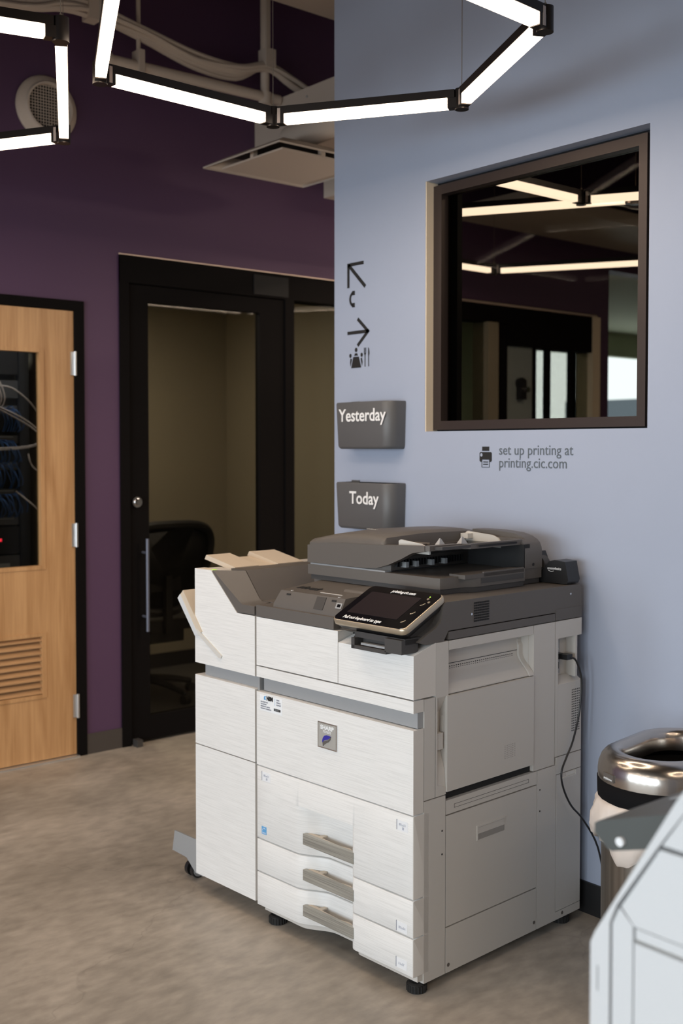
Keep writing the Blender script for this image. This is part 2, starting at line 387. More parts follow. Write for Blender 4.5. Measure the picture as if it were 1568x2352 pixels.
for z in (1.88, 1.065, .245):
    m = MB(); m.cyl((XP + .012, 2.4245, z - .057), (XP + .012, 2.4245, z + .057), .0075, n=14); m.box(XP, XP + .006, 2.405, 2.44, z - .055, z + .055)
    m.build('hinge', 'hinge_steel', d1)
bx('threshold', 'hinge_steel', d1, XB, XP + .03, 1.505, 2.425, 0, .009, bev=.003)

# ---- black framed glass front of the phone room
def storefront(name, y0, ya, yb, y1, y2, top, lock_z=None, glass_m='clear_glass', handle=True, extra=()):
    r = empty(name); r['kind'] = 'structure'
    m = MB(); fx0, fx1 = XB + .01, XP + .012
    m.box(fx0, fx1, y0, y0 + .05, 0, top - .02, bev=.002); m.box(fx0, fx1, y2 - .05, y2, 0, top - .02, bev=.002)
    m.box(fx0, fx1 + .001, y0, y2, 2.29, top - .007, bev=.001)
    m.box(fx0, fx1, y1 - .06, y1, 0, 2.29, bev=.002)
    for e in extra: m.box(fx0, fx1, e[0], e[1], 0, 2.29, bev=.002)
    m.build('door_frame', 'black_frame', r)
    bx('head_trim', 'lamp_metal', r, fx0, XP + .004, y0, y2, top - .007, top, label='pale thin metal strip over the black frame')
    lx0, lx1 = XP - .045, XP - .002
    m = MB(); m.box(lx0, lx1, y0 + .053, ya, .012, 2.285, bev=.002); m.box(lx0, lx1, yb, y1 - .063, .012, 2.285, bev=.002)
    m.box(lx0, lx1, ya, yb, .012, .132, bev=.002); m.box(lx0, lx1, ya, yb, 2.205, 2.285, bev=.002)
    lf = m.build('door_leaf', 'black_frame', r)
    bx('door_pane', glass_m, lf, XP - .027, XP - .021, ya - .01, yb + .01, .12, 2.215)
    if handle:
        m = MB(); m.cyl((XP + .045, ya - .038, .568), (XP + .045, ya - .038, 1.03), .0085, n=14)
        for z in (.64, .96): m.cyl((XP - .004, ya - .038, z), (XP + .045, ya - .038, z), .006, n=10)
        m.build('pull_handle', 'handle_dark', lf, label='slim vertical metal pull handle')
        m = MB(); m.cyl((XP - .004, ya - .073, 1.212), (XP + .012, ya - .073, 1.212), .027, n=24); m.cyl((XP + .012, ya - .073, 1.212), (XP + .030, ya - .073, 1.212), .019, .016, n=24)
        m.build('lock_cylinder', 'chrome', lf, label='round chrome lock cylinder')
        bx('door_stop', 'dark_plastic_deep', r, XP + .014, XP + .06, y0 + .055, y0 + .085, 0, .035, bev=.004)
        bx('closer_box', 'gasket', r, XP + .012, XP + .02, 3.46, 3.69, 2.30, 2.405, bev=.002)
    return r
d2 = storefront('door_2', 2.664, 2.827, 3.512, 3.735, 4.27, 2.43)
m = MB(); m.box(XP - .027, XP - .021, 3.735, 4.22, .03, 2.29); m.build('side_pane', 'clear_glass', d2)
d3 = empty('door_3'); d3['kind'] = 'structure'
m = MB()
for a, b, z0, z1 in ((5.0, 6.44, 2.29, 2.40), (5.40, 5.50, 0, 2.29), (5.76, 5.79, 0, 2.29), (5.895, 5.94, 0, 2.29), (6.16, 6.18, 0, 2.29), (5.0, 5.03, 0, 2.29), (6.41, 6.44, 0, 2.29), (5.5, 6.44, 2.15, 2.29)):
    m.box(XB + .01 if z0 > 1 or b - a > .06 or a < 5.1 else XP - .03, XP + .012 if z0 > 1 else XP, a, b, z0, z1)
m.build('door_frame', 'black_frame', d3)
bx('door_frame_post', 'reveal_paint', d3, XB, XP + .02, 6.375, 6.46, 0, 2.40, label='beige post at the end of the glass front')
bx('door_frame_post', 'brown_wall', d3, XB, XP + .014, 5.30, 5.40, 0, 2.29)
bx('head_trim', 'lamp_metal', d3, XB + .01, XP + .006, 5.0, 6.44, 2.40, 2.416)
lf = bx('door_leaf', 'office_grey', d3, XP - .045, XP - .01, 5.51, 5.76, .01, 2.15)
m = MB(); m.cyl((XP - .01, 5.63, 1.905), (XP + .02, 5.63, 1.905), .04, n=20); m.box(XP - .01, XP + .03, 5.60, 5.66, 1.80, 1.93, bev=.01); m.build('lock_box', 'black_plastic', lf)
MB().cyl((XP + .03, 5.655, 1.865), (XP + .05, 5.655, 1.865), .018, n=16).build('knob', 'chrome', lf)
bx('door_pane', 'clear_glass', d3, XP - .03, XP - .024, 5.03, 6.38, .03, 2.29)

# phone room, server closet, office beyond
m = MB(); m.box(-6.55, -6.45, 2.55, 4.4, 0, 2.5); m.box(-6.45, XB, 4.38, 4.46, 0, 2.5); m.box(-6.45, XB, 2.56, 2.64, 0, 2.5)
m.build('wall_phone_room', 'brown_wall', None, **S)
bx('ceiling_phone_room', 'brown_wall', None, -6.45, XB, 2.64, 4.38, 2.47, 2.5, **S)
m = MB(); m.box(-6.45, -6.44, 2.64, 4.38, 0, .1); m.box(-6.45, XB, 4.37, 4.38, 0, .1)
m.build('baseboard_phone_room', 'base_black', None, **S)
bx('floor_phone_room', 'carpet', None, -6.44, XB, 2.64, 4.37, 0, .004, **S)
m = MB(); m.box(-6.6, -6.5, 1.0, 2.56, 0, 2.6); m.box(-6.5, XB, 1.0, 1.1, 0, 2.6); m.box(-6.5, XB, 1.1, 2.56, 2.5, 2.6)
m.build('wall_closet', 'rack_panel', None, **S)
m = MB()
m.box(-7.6, -7.5, 4.46, 8.85, 0, 2.9); m.box(-7.6, -7.5, 8.85, 11.9, 2.5, 2.9); m.box(-7.6, -7.5, 8.85, 11.9, 0, .6); m.box(-7.6, -7.5, 11.9, 12.1, 0, 2.9)
m.box(-7.5, XB, 4.46, 4.5, 0, 2.9); m.box(-7.6, XB, 4.46, 12.1, 2.76, 2.9)
m.build('wall_office', 'green_wall', None, **S)
m = MB()
for y in (8.85, 9.55, 10.05, 11.86): m.box(-7.58, -7.5, y, y + .07, .6, 2.5)
m.build('window_7', 'black_frame', None, **S)
bx('far_building', 'grey_building', None, -14.0, -12.0, 17.6, 18.6, 0, 2.4, label='grey building outside the far window, seen through the tinted pane', category='building')

# ================================================================== OVERHEAD
# round wall diffuser
v = empty('round_air_vent', (XP, 2.292, 3.05), 0, 'round cream air vent with mesh grille on the purple wall', 'air vent')
def disc(m, r0, x0, r1, x1, n=48):
    A = [(x0, r0 * math.cos(2 * math.pi * k / n), r0 * math.sin(2 * math.pi * k / n)) for k in range(n)]
    B = [(x1, r1 * math.cos(2 * math.pi * k / n), r1 * math.sin(2 * math.pi * k / n)) for k in range(n)]
    m.loft([A, B], cap0=False, cap1=False)
m = MB()
for a in ((.148, 0, .150, .012), (.150, .012, .143, .022), (.143, .022, .118, .040), (.118, .040, .112, .052), (.112, .052, .104, .052), (.104, .052, .102, .030)): disc(m, *a)
m.build('flange', 'duct_paint', v, angle=50)
m = MB()
for k in range(-7, 8):
    t = k * .0135; h = math.sqrt(max(.103 ** 2 - t * t, 0))
    m.box(.034, .036, t - .0014, t + .0014, -h, h); m.box(.036, .038, -h, h, t - .0014, t + .0014)
m.build('grille', 'duct_paint', v)
m = MB(); m.cyl((.004, 0, 0), (.006, 0, 0), .12, n=40); m.build('duct_hole', 'inner_dark', v)
# pipes
pr = empty('sprinkler_pipe', (-4.62, 2.45, 3.26), 0, 'beige painted sprinkler pipe run along the purple wall with drop pipe', 'pipe')
m = MB(); m.cyl((0, 0, 0), (0, 1.02, .010), .026, n=18); m.cyl((0, -.002, 0), (0, .05, 0), .036, n=18); m.build('pipe_run', 'duct_paint', pr)
m = MB(); m.cyl((0, .93, .0), (0, .93, .84), .023, n=18); m.cyl((0, .93, -.03), (0, .93, .03), .034, n=18); m.build('drop_pipe', 'duct_paint', pr)
m = MB(); m.cyl((0, .025, 0), (-.03, .025, .84), .022, n=18); m.build('riser_pipe', 'duct_paint', pr)
m = MB(); m.cyl((0, .20, .03), (0, .20, .84), .011, n=12); m.box(-.034, .034, .185, .215, -.034, .075, bev=.004); m.build('hanger_rod', 'duct_paint', pr)
# cable bundle
cb = empty('ceiling_cable_bundle', (-4.60, 2.0, 3.45), 0, 'sagging bundle of beige painted cables hung under the ceiling', 'cables')
base = [(0, -.55, -.12), (0, .05, -.06), (0, .25, -.005), (0, .40, .0), (0, .66, -.03), (0, .95, -.085), (0, 1.2, -.085), (0, 1.38, -.03), (0, 1.55, -.085), (0, 1.8, -.15), (0, 2.1, -.16)]
for k in range(6):
    a = k * 2.4; dx, dz = .022 * math.cos(a), .020 * math.sin(a)
    pts = [(p[0] + dx + random.uniform(-.006, .006), p[1], p[2] + dz + random.uniform(-.012, .010) - (.03 * (k % 3 == 1) if .6 < p[1] < 1.3 else 0)) for p in base]
    MB().tube(pts, .012, n=8).build('cable', 'duct_paint', cb)
for y in (.40, 1.38):
    m = MB(); m.box(-.035, .035, y - .03, y + .03, -.045, .05, bev=.008); m.box(-.012, .012, y - .012, y + .012, .04, .65)
    m.build('cable_hanger', 'duct_paint', cb)
# ceiling beam
bx('ceiling_beam', 'deck_paint', None, -4.30, -3.75, 2.9, 6.5, 3.61, 4.1, label='broad beige ceiling beam above the ducts, cut off by the blue wall', category='beam')
# square diffuser
q = empty('square_air_diffuser', (-4.16, 3.20, 2.80), 0, 'large square white air diffuser hanging below the beige duct', 'air diffuser')
m = MB()
m.loft([[(-.30, -.30, 0), (.30, -.30, 0), (.30, .30, 0), (-.30, .30, 0)], [(-.30, -.30, .008), (.30, -.30, .008), (.30, .30, .008), (-.30, .30, .008)],
        [(-.21, -.21, .055), (.21, -.21, .055), (.21, .21, .055), (-.21, .21, .055)], [(-.20, -.20, .050), (.20, -.20, .050), (.20, .20, .050), (-.20, .20, .050)],
        [(-.285, -.285, .004), (.285, -.285, .004), (.285, .285, .004), (-.285, .285, .004)]], cap0=False, cap1=False)
m.build('diffuser_cone', 'duct_paint', q)
bx('face_plate', 'duct_paint', q, -.235, .235, -.235, .235, -.006, .002, bev=.002)
for a, b in ((-.22, 0), (.22, 0), (0, -.22), (0, .22)): bx('spacer', 'duct_paint', q, a - .012, a + .012, b - .012, b + .012, 0, .04)
m = MB(); m.cyl((0, 0, .052), (0, 0, .070), .15, .11, n=40, cap=False); m.cyl((0, 0, .070), (0, 0, .085), .11, n=40); m.build('duct_collar', 'duct_paint', q)
bx('duct_hole', 'dark_plastic_deep', q, -.2, .2, -.2, .2, .046, .05)
q = empty('flexible_duct', (-4.16, 3.20, 2.887), 0, 'grey beige flexible duct feeding the square diffuser', 'duct')
MB().tube([(-.05, 0, .035), (.05, 0, .04), (.2, 0, .05), (.5, .0, .055), (1.0, 0, .055)], lambda t: .02 + .045 * min(1, t * 9), n=20).build('hose', 'duct_paint', q)
q = empty('supply_duct', (XP, 3.48, 2.8), 0, 'big rectangular beige duct coming out of the purple wall', 'duct')
m = MB(); m.box(.001, .95, 0, .34, .19, .485, bev=.003); m.build('duct_body', 'duct_paint', q)
for x, z in ((.12, .44), (.45, .44), (.8, .44)): MB().cyl((x, -.004, z), (x, 0, z), .006, n=10).build('screw', 'steel_grey', q)
bx('duct_box', 'duct_paint', None, XP + .001, -4.0, 3.953, 4.25, 2.88, 2.98, bev=.003, label='small beige duct box below the big duct, at the edge of the blue wall', category='duct')

# hexagon pendants
def pendant(name, verts, z, label, group, closed=True):
    ox, oy = verts[0]
    r = empty(name, (ox, oy, z), 0, label, 'pendant light', group)
    V = [Vector((a - ox, b - oy, 0)) for a, b in verts]
    n = len(V); prs = [(i, (i + 1) % n) for i in range(n if closed else n - 1)]
    for i, j in prs:
        a, b = V[i], V[j]; d = (b - a); L = d.length; d.normalize()
        M = Matrix.Translation(a) @ Matrix.Rotation(math.atan2(d.y, d.x), 4, 'Z')
        h = MB().box(.020, L - .020, -.0165, .0165, .032, .056, bev=.002, M=M).build('light_bar', 'lamp_housing', r)
        MB().box(.042, L - .042, -.0150, .0150, .004, .0318, bev=.002, M=M).build('diffuser', 'lamp_diffuser', h, label='glowing white light strip')
        li = bpy.data.lights.new('strip_light', 'AREA'); li.shape = 'RECTANGLE'; li.size = L - .09; li.size_y = .028; li.energy = LAMP_W * L; li.color = (1.0, 0.79, 0.60)
        lo = bpy.data.objects.new('strip_light', li); C.objects.link(lo); lo.parent = r; mid = M @ Vector((L / 2, 0, .0036)); lo.location = mid; lo.rotation_euler = (0, 0, math.atan2(d.y, d.x))
        MB().box(.020, .030, -.0172, .0172, .004, .05, bev=.001, M=M).build('end_clip', 'lamp_metal', h)
        MB().box(.012, .041, -.0155, .0155, .002, .0318, M=M).build('end_block', 'lamp_housing', h); MB().box(L - .041, L - .012, -.0155, .0155, .002, .0318, M=M).build('end_block', 'lamp_housing', h)
    for p in V:
        m = MB(); m.cyl(p + Vector((0, 0, -.003)), p + Vector((0, 0, .058)), .021, n=22); m.build('joint', 'lamp_housing', r)
        m = MB(); m.cyl(p + Vector((0, 0, .058)), p + Vector((0, 0, .068)), .004, n=8); m.cyl(p + Vector((0, 0, .066)), p + Vector((0, 0, 4.1 - z)), .0011, n=6)
        m.build('suspension_wire', 'wire', r)
    return r
s3 = math.sqrt(3) / 2
def hexv(cx, cy, s): return [(cx - s3 * s, cy - s / 2), (cx - s3 * s, cy + s / 2), (cx, cy + s), (cx + s3 * s, cy + s / 2), (cx + s3 * s, cy - s / 2), (cx, cy - s)]
G = 'hexagon pendant lights'
for cx, cy, t in ((.75, 1.75, 'unseen hexagon pendant added for fill over the pale machine on the right'), (-1.35, -1.75, 'unseen hexagon pendant added for fill behind the camera on the left'),
                  (1.2, -1.75, 'unseen hexagon pendant added for fill behind the camera on the right'), (-3.3, -2.9, 'unseen hexagon pendant added for fill nearest the daylight windows')):
    pendant('hexagon_pendant', hexv(cx, cy, .80), 2.50, t, G)  # unseen pendants put in as warm fill from lamp height
pendant('hexagon_pendant', [(-2.834, 1.503), (-2.853, 2.119), (-2.342, 2.445), (-1.780, 2.150), (-1.745, 1.500), (-2.210, 1.212)], 2.50, 'small glowing hexagon pendant hanging in front of the blue wall', G)
pendant('hexagon_pendant', [(-2.606, 1.274), (-3.456, 1.698), (-4.286, 1.237), (-4.30, .30), (-3.60, -.06), (-2.850, .357)], 2.50, 'hexagon pendant at the upper left in front of the round vent', G)
pendant('hexagon_pendant', hexv(-3.600, 4.420, .95), 2.50, 'large hexagon pendant seen through the window, its near corner lowest', G)
pendant('pendant_light_chain', [(-2.93, 3.165), (-2.93, 3.78), (-2.40, 4.09), (-1.87, 3.78)], 2.50, 'topmost light strips seen through the window, behind the blue wall', G, closed=False)

# ================================================================== BLUE WALL THINGS
def flat(name, polys, m, label, cat, z=2.8385, parent=None, circles=()):
    b = MB()
    for p in polys: b.prism(p, 'y', z, z + .001)
    for (cx, cz, rx, rz) in circles: b.prism([(cx + rx * math.cos(2 * math.pi * k / 24), cz + rz * math.sin(2 * math.pi * k / 24)) for k in range(24)], 'y', z, z + .001)
    kw = dict(label=label, category=cat) if parent is None else {}
    return b.build(name, m, parent, **kw)
def bar(x0, z0, x1, z1, w):
    d = Vector((x1 - x0, z1 - z0)).normalized(); nx, nz = -d.y * w / 2, d.x * w / 2
    return [(x0 + nx, z0 + nz), (x1 + nx, z1 + nz), (x1 - nx, z1 - nz), (x0 - nx, z0 - nz)]
flat('arrow_sign', [[(-3.336, 2.204), (-3.239, 2.204), (-3.239, 2.191), (-3.336, 2.191)], [(-3.336, 2.191), (-3.323, 2.191), (-3.323, 2.108), (-3.336, 2.108)],
                    bar(-3.329, 2.198, -3.229, 2.104, .014)], 'black_print', 'black arrow on the blue wall pointing up and left', 'sign')
ph = []
for k in range(9):
    t0 = R(118 + k * 13.8); t1 = R(118 + (k + 1) * 13.8)
    for_ = lambda t, r: (-3.288 + r * .036 * math.cos(t), 2.062 + r * .034 * math.sin(t))
    ph.append([for_(t0, 1.0), for_(t1, 1.0), for_(t1, .72), for_(t0, .72)])
ph += [[(-3.306, 2.094), (-3.291, 2.094), (-3.291, 2.077), (-3.306, 2.077)], [(-3.306, 2.047), (-3.291, 2.047), (-3.291, 2.030), (-3.306, 2.030)]]
flat('phone_sign', ph, 'black_print', 'black telephone handset symbol below the diagonal arrow', 'sign')
flat('arrow_sign', [bar(-3.335, 1.931, -3.215, 1.931, .013), bar(-3.274, 1.983, -3.208, 1.931 - .004, .013), bar(-3.274, 1.879, -3.208, 1.931 + .004, .013)],
     'black_print', 'black arrow on the blue wall pointing right', 'sign')
flat('meeting_sign', [[(-3.300, 1.836), (-3.267, 1.836), (-3.253, 1.793), (-3.312, 1.793)], [(-3.294, 1.840), (-3.289, 1.850), (-3.277, 1.850), (-3.272, 1.840)],
                      [(-3.316, 1.800), (-3.308, 1.828), (-3.316, 1.832), (-3.319, 1.815)], [(-3.248, 1.800), (-3.256, 1.828), (-3.249, 1.832), (-3.245, 1.815)]], 'black_print',
     'black symbol of three people round a table', 'sign', circles=((-3.283, 1.863, .0075, .0085), (-3.317, 1.842, .0065, .008), (-3.250, 1.842, .0065, .008)))
flat('cutlery_sign', [[(-3.236, 1.868), (-3.234, 1.868), (-3.234, 1.846), (-3.236, 1.846)], [(-3.231, 1.868), (-3.229, 1.868), (-3.229, 1.846), (-3.231, 1.846)], [(-3.226, 1.868), (-3.224, 1.868), (-3.224, 1.846), (-3.226, 1.846)],
                      [(-3.236, 1.848), (-3.224, 1.848), (-3.228, 1.838), (-3.232, 1.838)], bar(-3.230, 1.84, -3.230, 1.795, .004), bar(-3.209, 1.84, -3.209, 1.795, .004),
                      [(-3.212, 1.868), (-3.207, 1.864), (-3.204, 1.845), (-3.207, 1.836), (-3.212, 1.836)]], 'black_print', 'black knife and fork symbol beside the people symbol', 'sign')
# printing notice
pn = empty('printing_notice', (-2.6, 2.84, 1.45), 0, 'dark lettering under the window with a small printer symbol', 'sign')
b = MB(); Y0 = -.0014
def q4(x0, x1, z0, z1, bev=0): b.box(x0, x1, Y0, -.0004, z0, z1)
b.box(-.016, .016, Y0, 0, .020, .035)
b.prism([(-.028, .012), (-.024, .016), (.024, .016), (.028, .012), (.028, -.014), (.024, -.018), (.020, -.018), (.020, -.010), (-.020, -.010), (-.020, -.018), (-.024, -.018), (-.028, -.014)], 'y', Y0, 0)
b.box(-.0185, -.0165, Y0, 0, -.037, -.010); b.box(.0165, .0185, Y0, 0, -.037, -.010); b.box(-.0185, .0185, Y0, 0, -.037, -.0355)
b.box(-.011, .011, Y0, 0, -.020, -.0165); b.box(-.011, .011, Y0, 0, -.028, -.0245)
ic = b.build('printer_symbol', 'black_print', pn)
MB().prism([(-.019 + .005 * math.cos(k * .4), .006 + .006 * math.sin(k * .4)) for k in range(16)], 'y', -.0020, -.0015).build('dot', 'blue_paint', ic)
text('lettering', 'set up printing at', .0490, 'grey_print', pn, FRONT(.060, -.001, .007), xs=.935)
text('lettering', 'printing.cic.com', .0490, 'grey_print', pn, FRONT(.060, -.001, -.036), xs=.935)

# wall pockets
def pocket(zt, zb, word, wx, wz, label):
    r = empty('wall_pocket', (-3.31, 2.84, zb), 0, label, 'file holder', 'wall pockets with white words')
    H = zt - zb; W = .310; D = .085
    def ring(z, d, dx):
        pts = [(0 + dx, 0, z), (0 + dx, -d + .012, z)]
        for k in range(6): a = R(180 + 90 * k / 5); pts.append((dx + .012 + .012 * math.cos(a), -d + .012 + .012 * math.sin(a), z))
        for k in range(9): a = R(-90 + 90 * k / 8); pts.append((W - dx - .045 + .045 * math.cos(a), -d + .045 + .045 * math.sin(a), z))
        pts.append((W - dx, 0, z)); return pts
    m = MB(); zs = [(0, D - .016, .012), (.004, D - .010, .008), (.012, D - .006, .005), (H - .006, D, 0), (H, D - .003, .002)]
    outer = [ring(z, d, dx) for z, d, dx in zs]
    inner = [[(min(max(x, .006), W - .006), min(y + .005, 0) if y < -.002 else y, z) for x, y, z in ring(z, d - .003, dx)] for z, d, dx in ((H, D, 0), (.02, D - .01, .006))]
    m.loft(outer + inner, cap0=True, cap1=True)
    m.build('pocket_shell', 'folder_grey', r, angle=50)
    bx('back_plate', 'folder_grey', r, .004, .05, -.004, 0, .01, H + .006, bev=.002)
    me = text_mesh(word, .067, bold=.0010, xs=.98); me.transform(FRONT(wx, -D - .0006, wz)); me.materials.clear(); me.materials.append(MT['white_print']); me.name = 'word'
    o = bpy.data.objects.new('word', me); C.objects.link(o); o.parent = r; o['label'] = 'white printed word'
pocket(1.655, 1.476, 'Yesterday', .024, .106, 'dark grey wall pocket with the white word Yesterday')
pocket(1.348, 1.170, 'Today', .086, .098, 'dark grey wall pocket with the white word Today')

# ================================================================== MAIN COPIER
CP = empty('office_copier', (-2.112, 2.029, 0), R(2.9), 'large white office copier with dark top standing by the blue wall', 'copier')
def part(name, m, *a, parent=None, **k): return bx(name, m, parent or CP, *a, **k)
XL = -.667
part('chassis', 'seam', -.660, -.062, .062, .755, .058, .945)

# --- fronts with the scooped grip zone
def depth(x):
    if x < -.482: return 0
    if x < -.372: t = (x + .482) / .110; return .045 * (3 * t * t - 2 * t ** 3)
    if x < -.256: return .045
    if x < -.2465: t = (x + .256) / .0095; return .045 - .033 * t
    if x < -.225: t = (x + .2465) / .0215; return .012 * (1 - t) ** 2.2
    return 0
def drawer_front(name, z0, z1, zr=None, parent=CP):
    xs = [XL, XL + .0008, XL + .0025, -.60, -.52, -.485] + [-.482 + .110 * k / 14 for k in range(15)] + [-.33, -.27, -.256, -.2535, -.2500, -.2465, -.244, -.241, -.237, -.232, -.225, -.15, -.05, -.0025, -.0008, 0]
    xs = sorted(set(round(x, 5) for x in xs))
    lo, hi = z0, z1
    zs = [(lo, 1), (lo + .0008, 1), (lo + .0025, 1)]
    if zr: zs += [(zr - .002, 1), (zr, 1), (zr + .001, 0)]
    zs += [(hi - .0025, 0 if zr else 1), (hi - .0008, 0 if zr else 1), (hi, 0 if zr else 1)]
    def rd(t): return .0028 if t < 1e-6 else (.0009 if t < .001 else 0)
    def f(x, zz):
        z, k = zz
        e = max(rd(x - XL), rd(-x), rd(z - lo), rd(hi - z))
        return (x, depth(x) * k + e, z)
    m = MB(); Gv = m.grid(f, xs, zs)
    yb = .061
    bt = [m.bm.verts.new((v.co.x, yb, v.co.z)) for v in Gv[-1]]; bb = [m.bm.verts.new((v.co.x, yb, v.co.z)) for v in Gv[0]]
    for row, bk in ((Gv[-1], bt), (Gv[0], bb)):
        for k in range(len(row) - 1): m.bm.faces.new([row[k], row[k + 1], bk[k + 1], bk[k]])
    for c in (0, -1): m.bm.faces.new([r[c] for r in Gv] + [bt[c], bb[c]])
    m.bm.faces.new([bt[0], bt[-1], bb[-1], bb[0]])
    return m.build(name, 'front_white', parent, angle=40)
dr = []
for nm, z0, z1, zr in (('drawer', .268, .4935, .412), ('drawer', .1635, .264, None), ('drawer', .056, .1595, None)):
    d = drawer_front(nm, z0, z1, zr); dr.append(d)
for d, zt in zip(dr, (.335, .2275, .1195)):
    MB().box(-.447, -.231, -.0022, .010, zt - .032, zt, bev=.0012).build('handle', 'handle_metal', d, label='ribbed silver grip bar')
    m = MB(); pts = [(-.446, .002)] + [(-.446 + .0145 * k, min(depth(-.446 + .0145 * k), .022) + .001) for k in range(1, 4)] + [(-.398, .040), (-.385, .040), (-.383, .016), (-.30, .011), (-.262, .018), (-.247, .012), (-.232, .002)]
    m.prism(pts, 'z', zt - .005, zt - .0005); m.build('grip_shelf', 'cream_plastic', d, label='cream ledge behind the grip bar')
m = MB(); xx = [-.655, -.49] + [-.482 + .110 * k / 12 for k in range(13)] + [-.30, -.256, -.246, -.2465 + .012, -.225, -.004]
m.prism([(x, depth(x) + .022) for x in sorted(set(xx))] + [(-.004, .095), (-.655, .095)], 'z', .036, .0555); m.build('base_frame', 'side_grey', CP)
# door and upper strips
fd = part('front_door', 'front_white', XL, 0, 0, .040, .4975, .726, bev=.003)
part('grip_channel', 'steel_grey', -.655, -.004, .020, .06, .728, .772, bev=.006, seg=3)
part('front_strip', 'front_white', XL, 0, 0, .040, .772, .8045, bev=.003)
lc = part('left_cover', 'front_white', XL, -.2965, 0, .06, .8085, .958, bev=.003)
m = MB(); m.prism([(.0, .8085), (.0, .926), (.088, .952), (.088, .8085)], 'x', -.2945, 0, bev=.005, seg=3); m.build('right_cover', 'front_white', CP)
# --- dark top
part('work_ledge', 'dark_plastic', XL, -.313, -.001, .26, .960, .995, bev=.006, seg=3)
m = MB(); pr_ = [(.765, .979), (.765, 1.052), (.758, 1.056), (.13, 1.058), (.122, 1.055), (.118, 1.045), (.116, 1.025), (.108, 1.005), (.090, .992), (.050, .975), (.020, .960), (.05, .950), (.12, .952), (.14, .979)]
m.prism(pr_, 'x', -.40, -.001, bev=.004, seg=2); sb = m.build('scanner_body', 'dark_plastic', CP, angle=50)
MB().box(-.69, -.399, .26, .765, .99, 1.056, bev=.004).build('scanner_rear', 'dark_plastic', sb)
part('lower_band', 'dark_plastic', -.05, 0, .141, .627, .954, .976, bev=.002)
part('lower_band', 'dark_plastic', -.05, 0, .630, .765, .954, .988, bev=.002)
m = MB()
for r_ in range(8):
    for c in range(8): m.box(-.0015, .0006, .247 + c * .0085, .253 + c * .0085, .992 + r_ * .0072, .9965 + r_ * .0072)
m.build('vent_grille', 'inner_dark', sb)
m = MB()
for y, z in ((.236, 1.015), (.705, 1.030)): m.cyl((-.002, y, z), (.001, y, z), .0035, n=12)
m.build('screw', 'chrome', sb)
# box with the word rivet
m = MB()
m.loft([[(-.600, .012, .994), (-.30, .012, .994), (-.30, .3, .994), (-.645, .3, .994)], [(-.600, .014, 1.006), (-.30, .014, 1.006), (-.30, .3, 1.006), (-.645, .3, 1.006)],
        [(-.588, .034, 1.046), (-.30, .034, 1.046), (-.30, .3, 1.060), (-.64, .3, 1.060)]])
m._bev(m.bm.verts[:], .003, 2)
rb = m.build('inner_tray_cover', 'dark_plastic', CP)
nrm = math.atan2(.04, .020)
MF = lambda x, t: Matrix.Translation((x, .014 + .02 * t - .0012, 1.006 + .04 * t)) @ Matrix.Rotation(nrm, 4, 'X')
MB().box(0, .040, 0, .0385, -.0005, .0008, M=MF(-.418, .05)).build('sensor_window', 'dark_plastic_deep', rb)
m = MB()
for x in (-.555, -.352): m.box(0, .018, 0, .005, -.0005, .0008, M=MF(x, .72))
m.build('slot', 'inner_dark', rb)
MB().box(0, .024, 0, .017, -.0005, .0012, bev=.0008, M=MF(-.328, .30)).build('usb_port', 'steel_grey', rb)
MB().box(.006, .019, .004, .013, .0010, .0018, M=MF(-.328, .30)).build('usb_hole', 'gloss_black', rb)
text('word', 'rivet', .050, 'black_print', rb, Matrix.Translation((-.575, .085, 1.0500)) @ Matrix.Rotation(R(3.1), 4, 'X'), bold=.0022, xs=1.0)
MB().box(-.445, -.350, .066, .0715, 1.0478, 1.0492, bev=.0006).build('raised_bar', 'side_grey', rb)
m = MB()
for x in (-.548, -.337): m.prism([(x - .003, .041), (x + .004, .041), (x + .002, .049)], 'z', 1.0465, 1.0475)
m.build('arrow_mark', 'label_white', rb)
# --- control panel
pan = MB(); PL = .184
MP = Matrix.Translation((-.284, -.038, .9985)) @ Matrix.Rotation(R(26), 4, 'X')
def rrect(x0, x1, y0, y1, r, n=6):
    o = []
    for cx, cy, a0 in ((x1 - r, y0 + r, -90), (x1 - r, y1 - r, 0), (x0 + r, y1 - r, 90), (x0 + r, y0 + r, 180)):
        for k in range(n + 1): a = R(a0 + 90 * k / n); o.append((cx + r * math.cos(a), cy + r * math.sin(a)))
    return o
PW = .283
def lift(poly, z, s=0):
    cx, cy = PW / 2, PL / 2
    return [MP @ Vector((x + (s if x < cx else -s), y + (s if y < cy else -s), z)) for x, y in poly]
rr = rrect(0, PW, 0, PL, .018)
pan.loft([lift(rr, -.020, .004), lift(rr, -.016), lift(rr, -.002), lift(rr, .001, .003)])
cpn = pan.build('control_panel', 'bezel_champagne', CP, angle=60, label='tilted touch panel with champagne rim')
m = MB(); m.loft([lift(rr, .0008, .003), lift(rr, .0022, .0036)]); m.build('glass_face', 'gloss_black', cpn)
m = MB(); m.prism([(.030, .040), (.224, .040), (.224, .150), (.030, .150)], 'z', .0022, .0030, M=MP); m.build('screen', 'screen_dark', cpn)
m = MB(); m.loft([lift(rr, -.020, .004), lift(rr, -.034, .010), lift(rr, -.046, .034)]); m.build('panel_back', 'black_plastic', cpn, angle=50)
text('lettering', 'Pull out keyboard to type', .0178, 'glow_print', cpn, MP @ Matrix.Translation((.036, .0135, .0026)), bold=.0002, xs=.80, shear=.15)
text('lettering', 'printing.cic.com', .0178, 'glow_print', cpn, MP @ Matrix.Translation((.098, .1600, .0026)), bold=.0002, xs=.80, shear=.15)
m = MB()
for x, y in ((.248, .150), (.262, .136)): m.cyl(MP @ Vector((x, y, .002)), MP @ Vector((x, y, .0032)), .004, n=14)
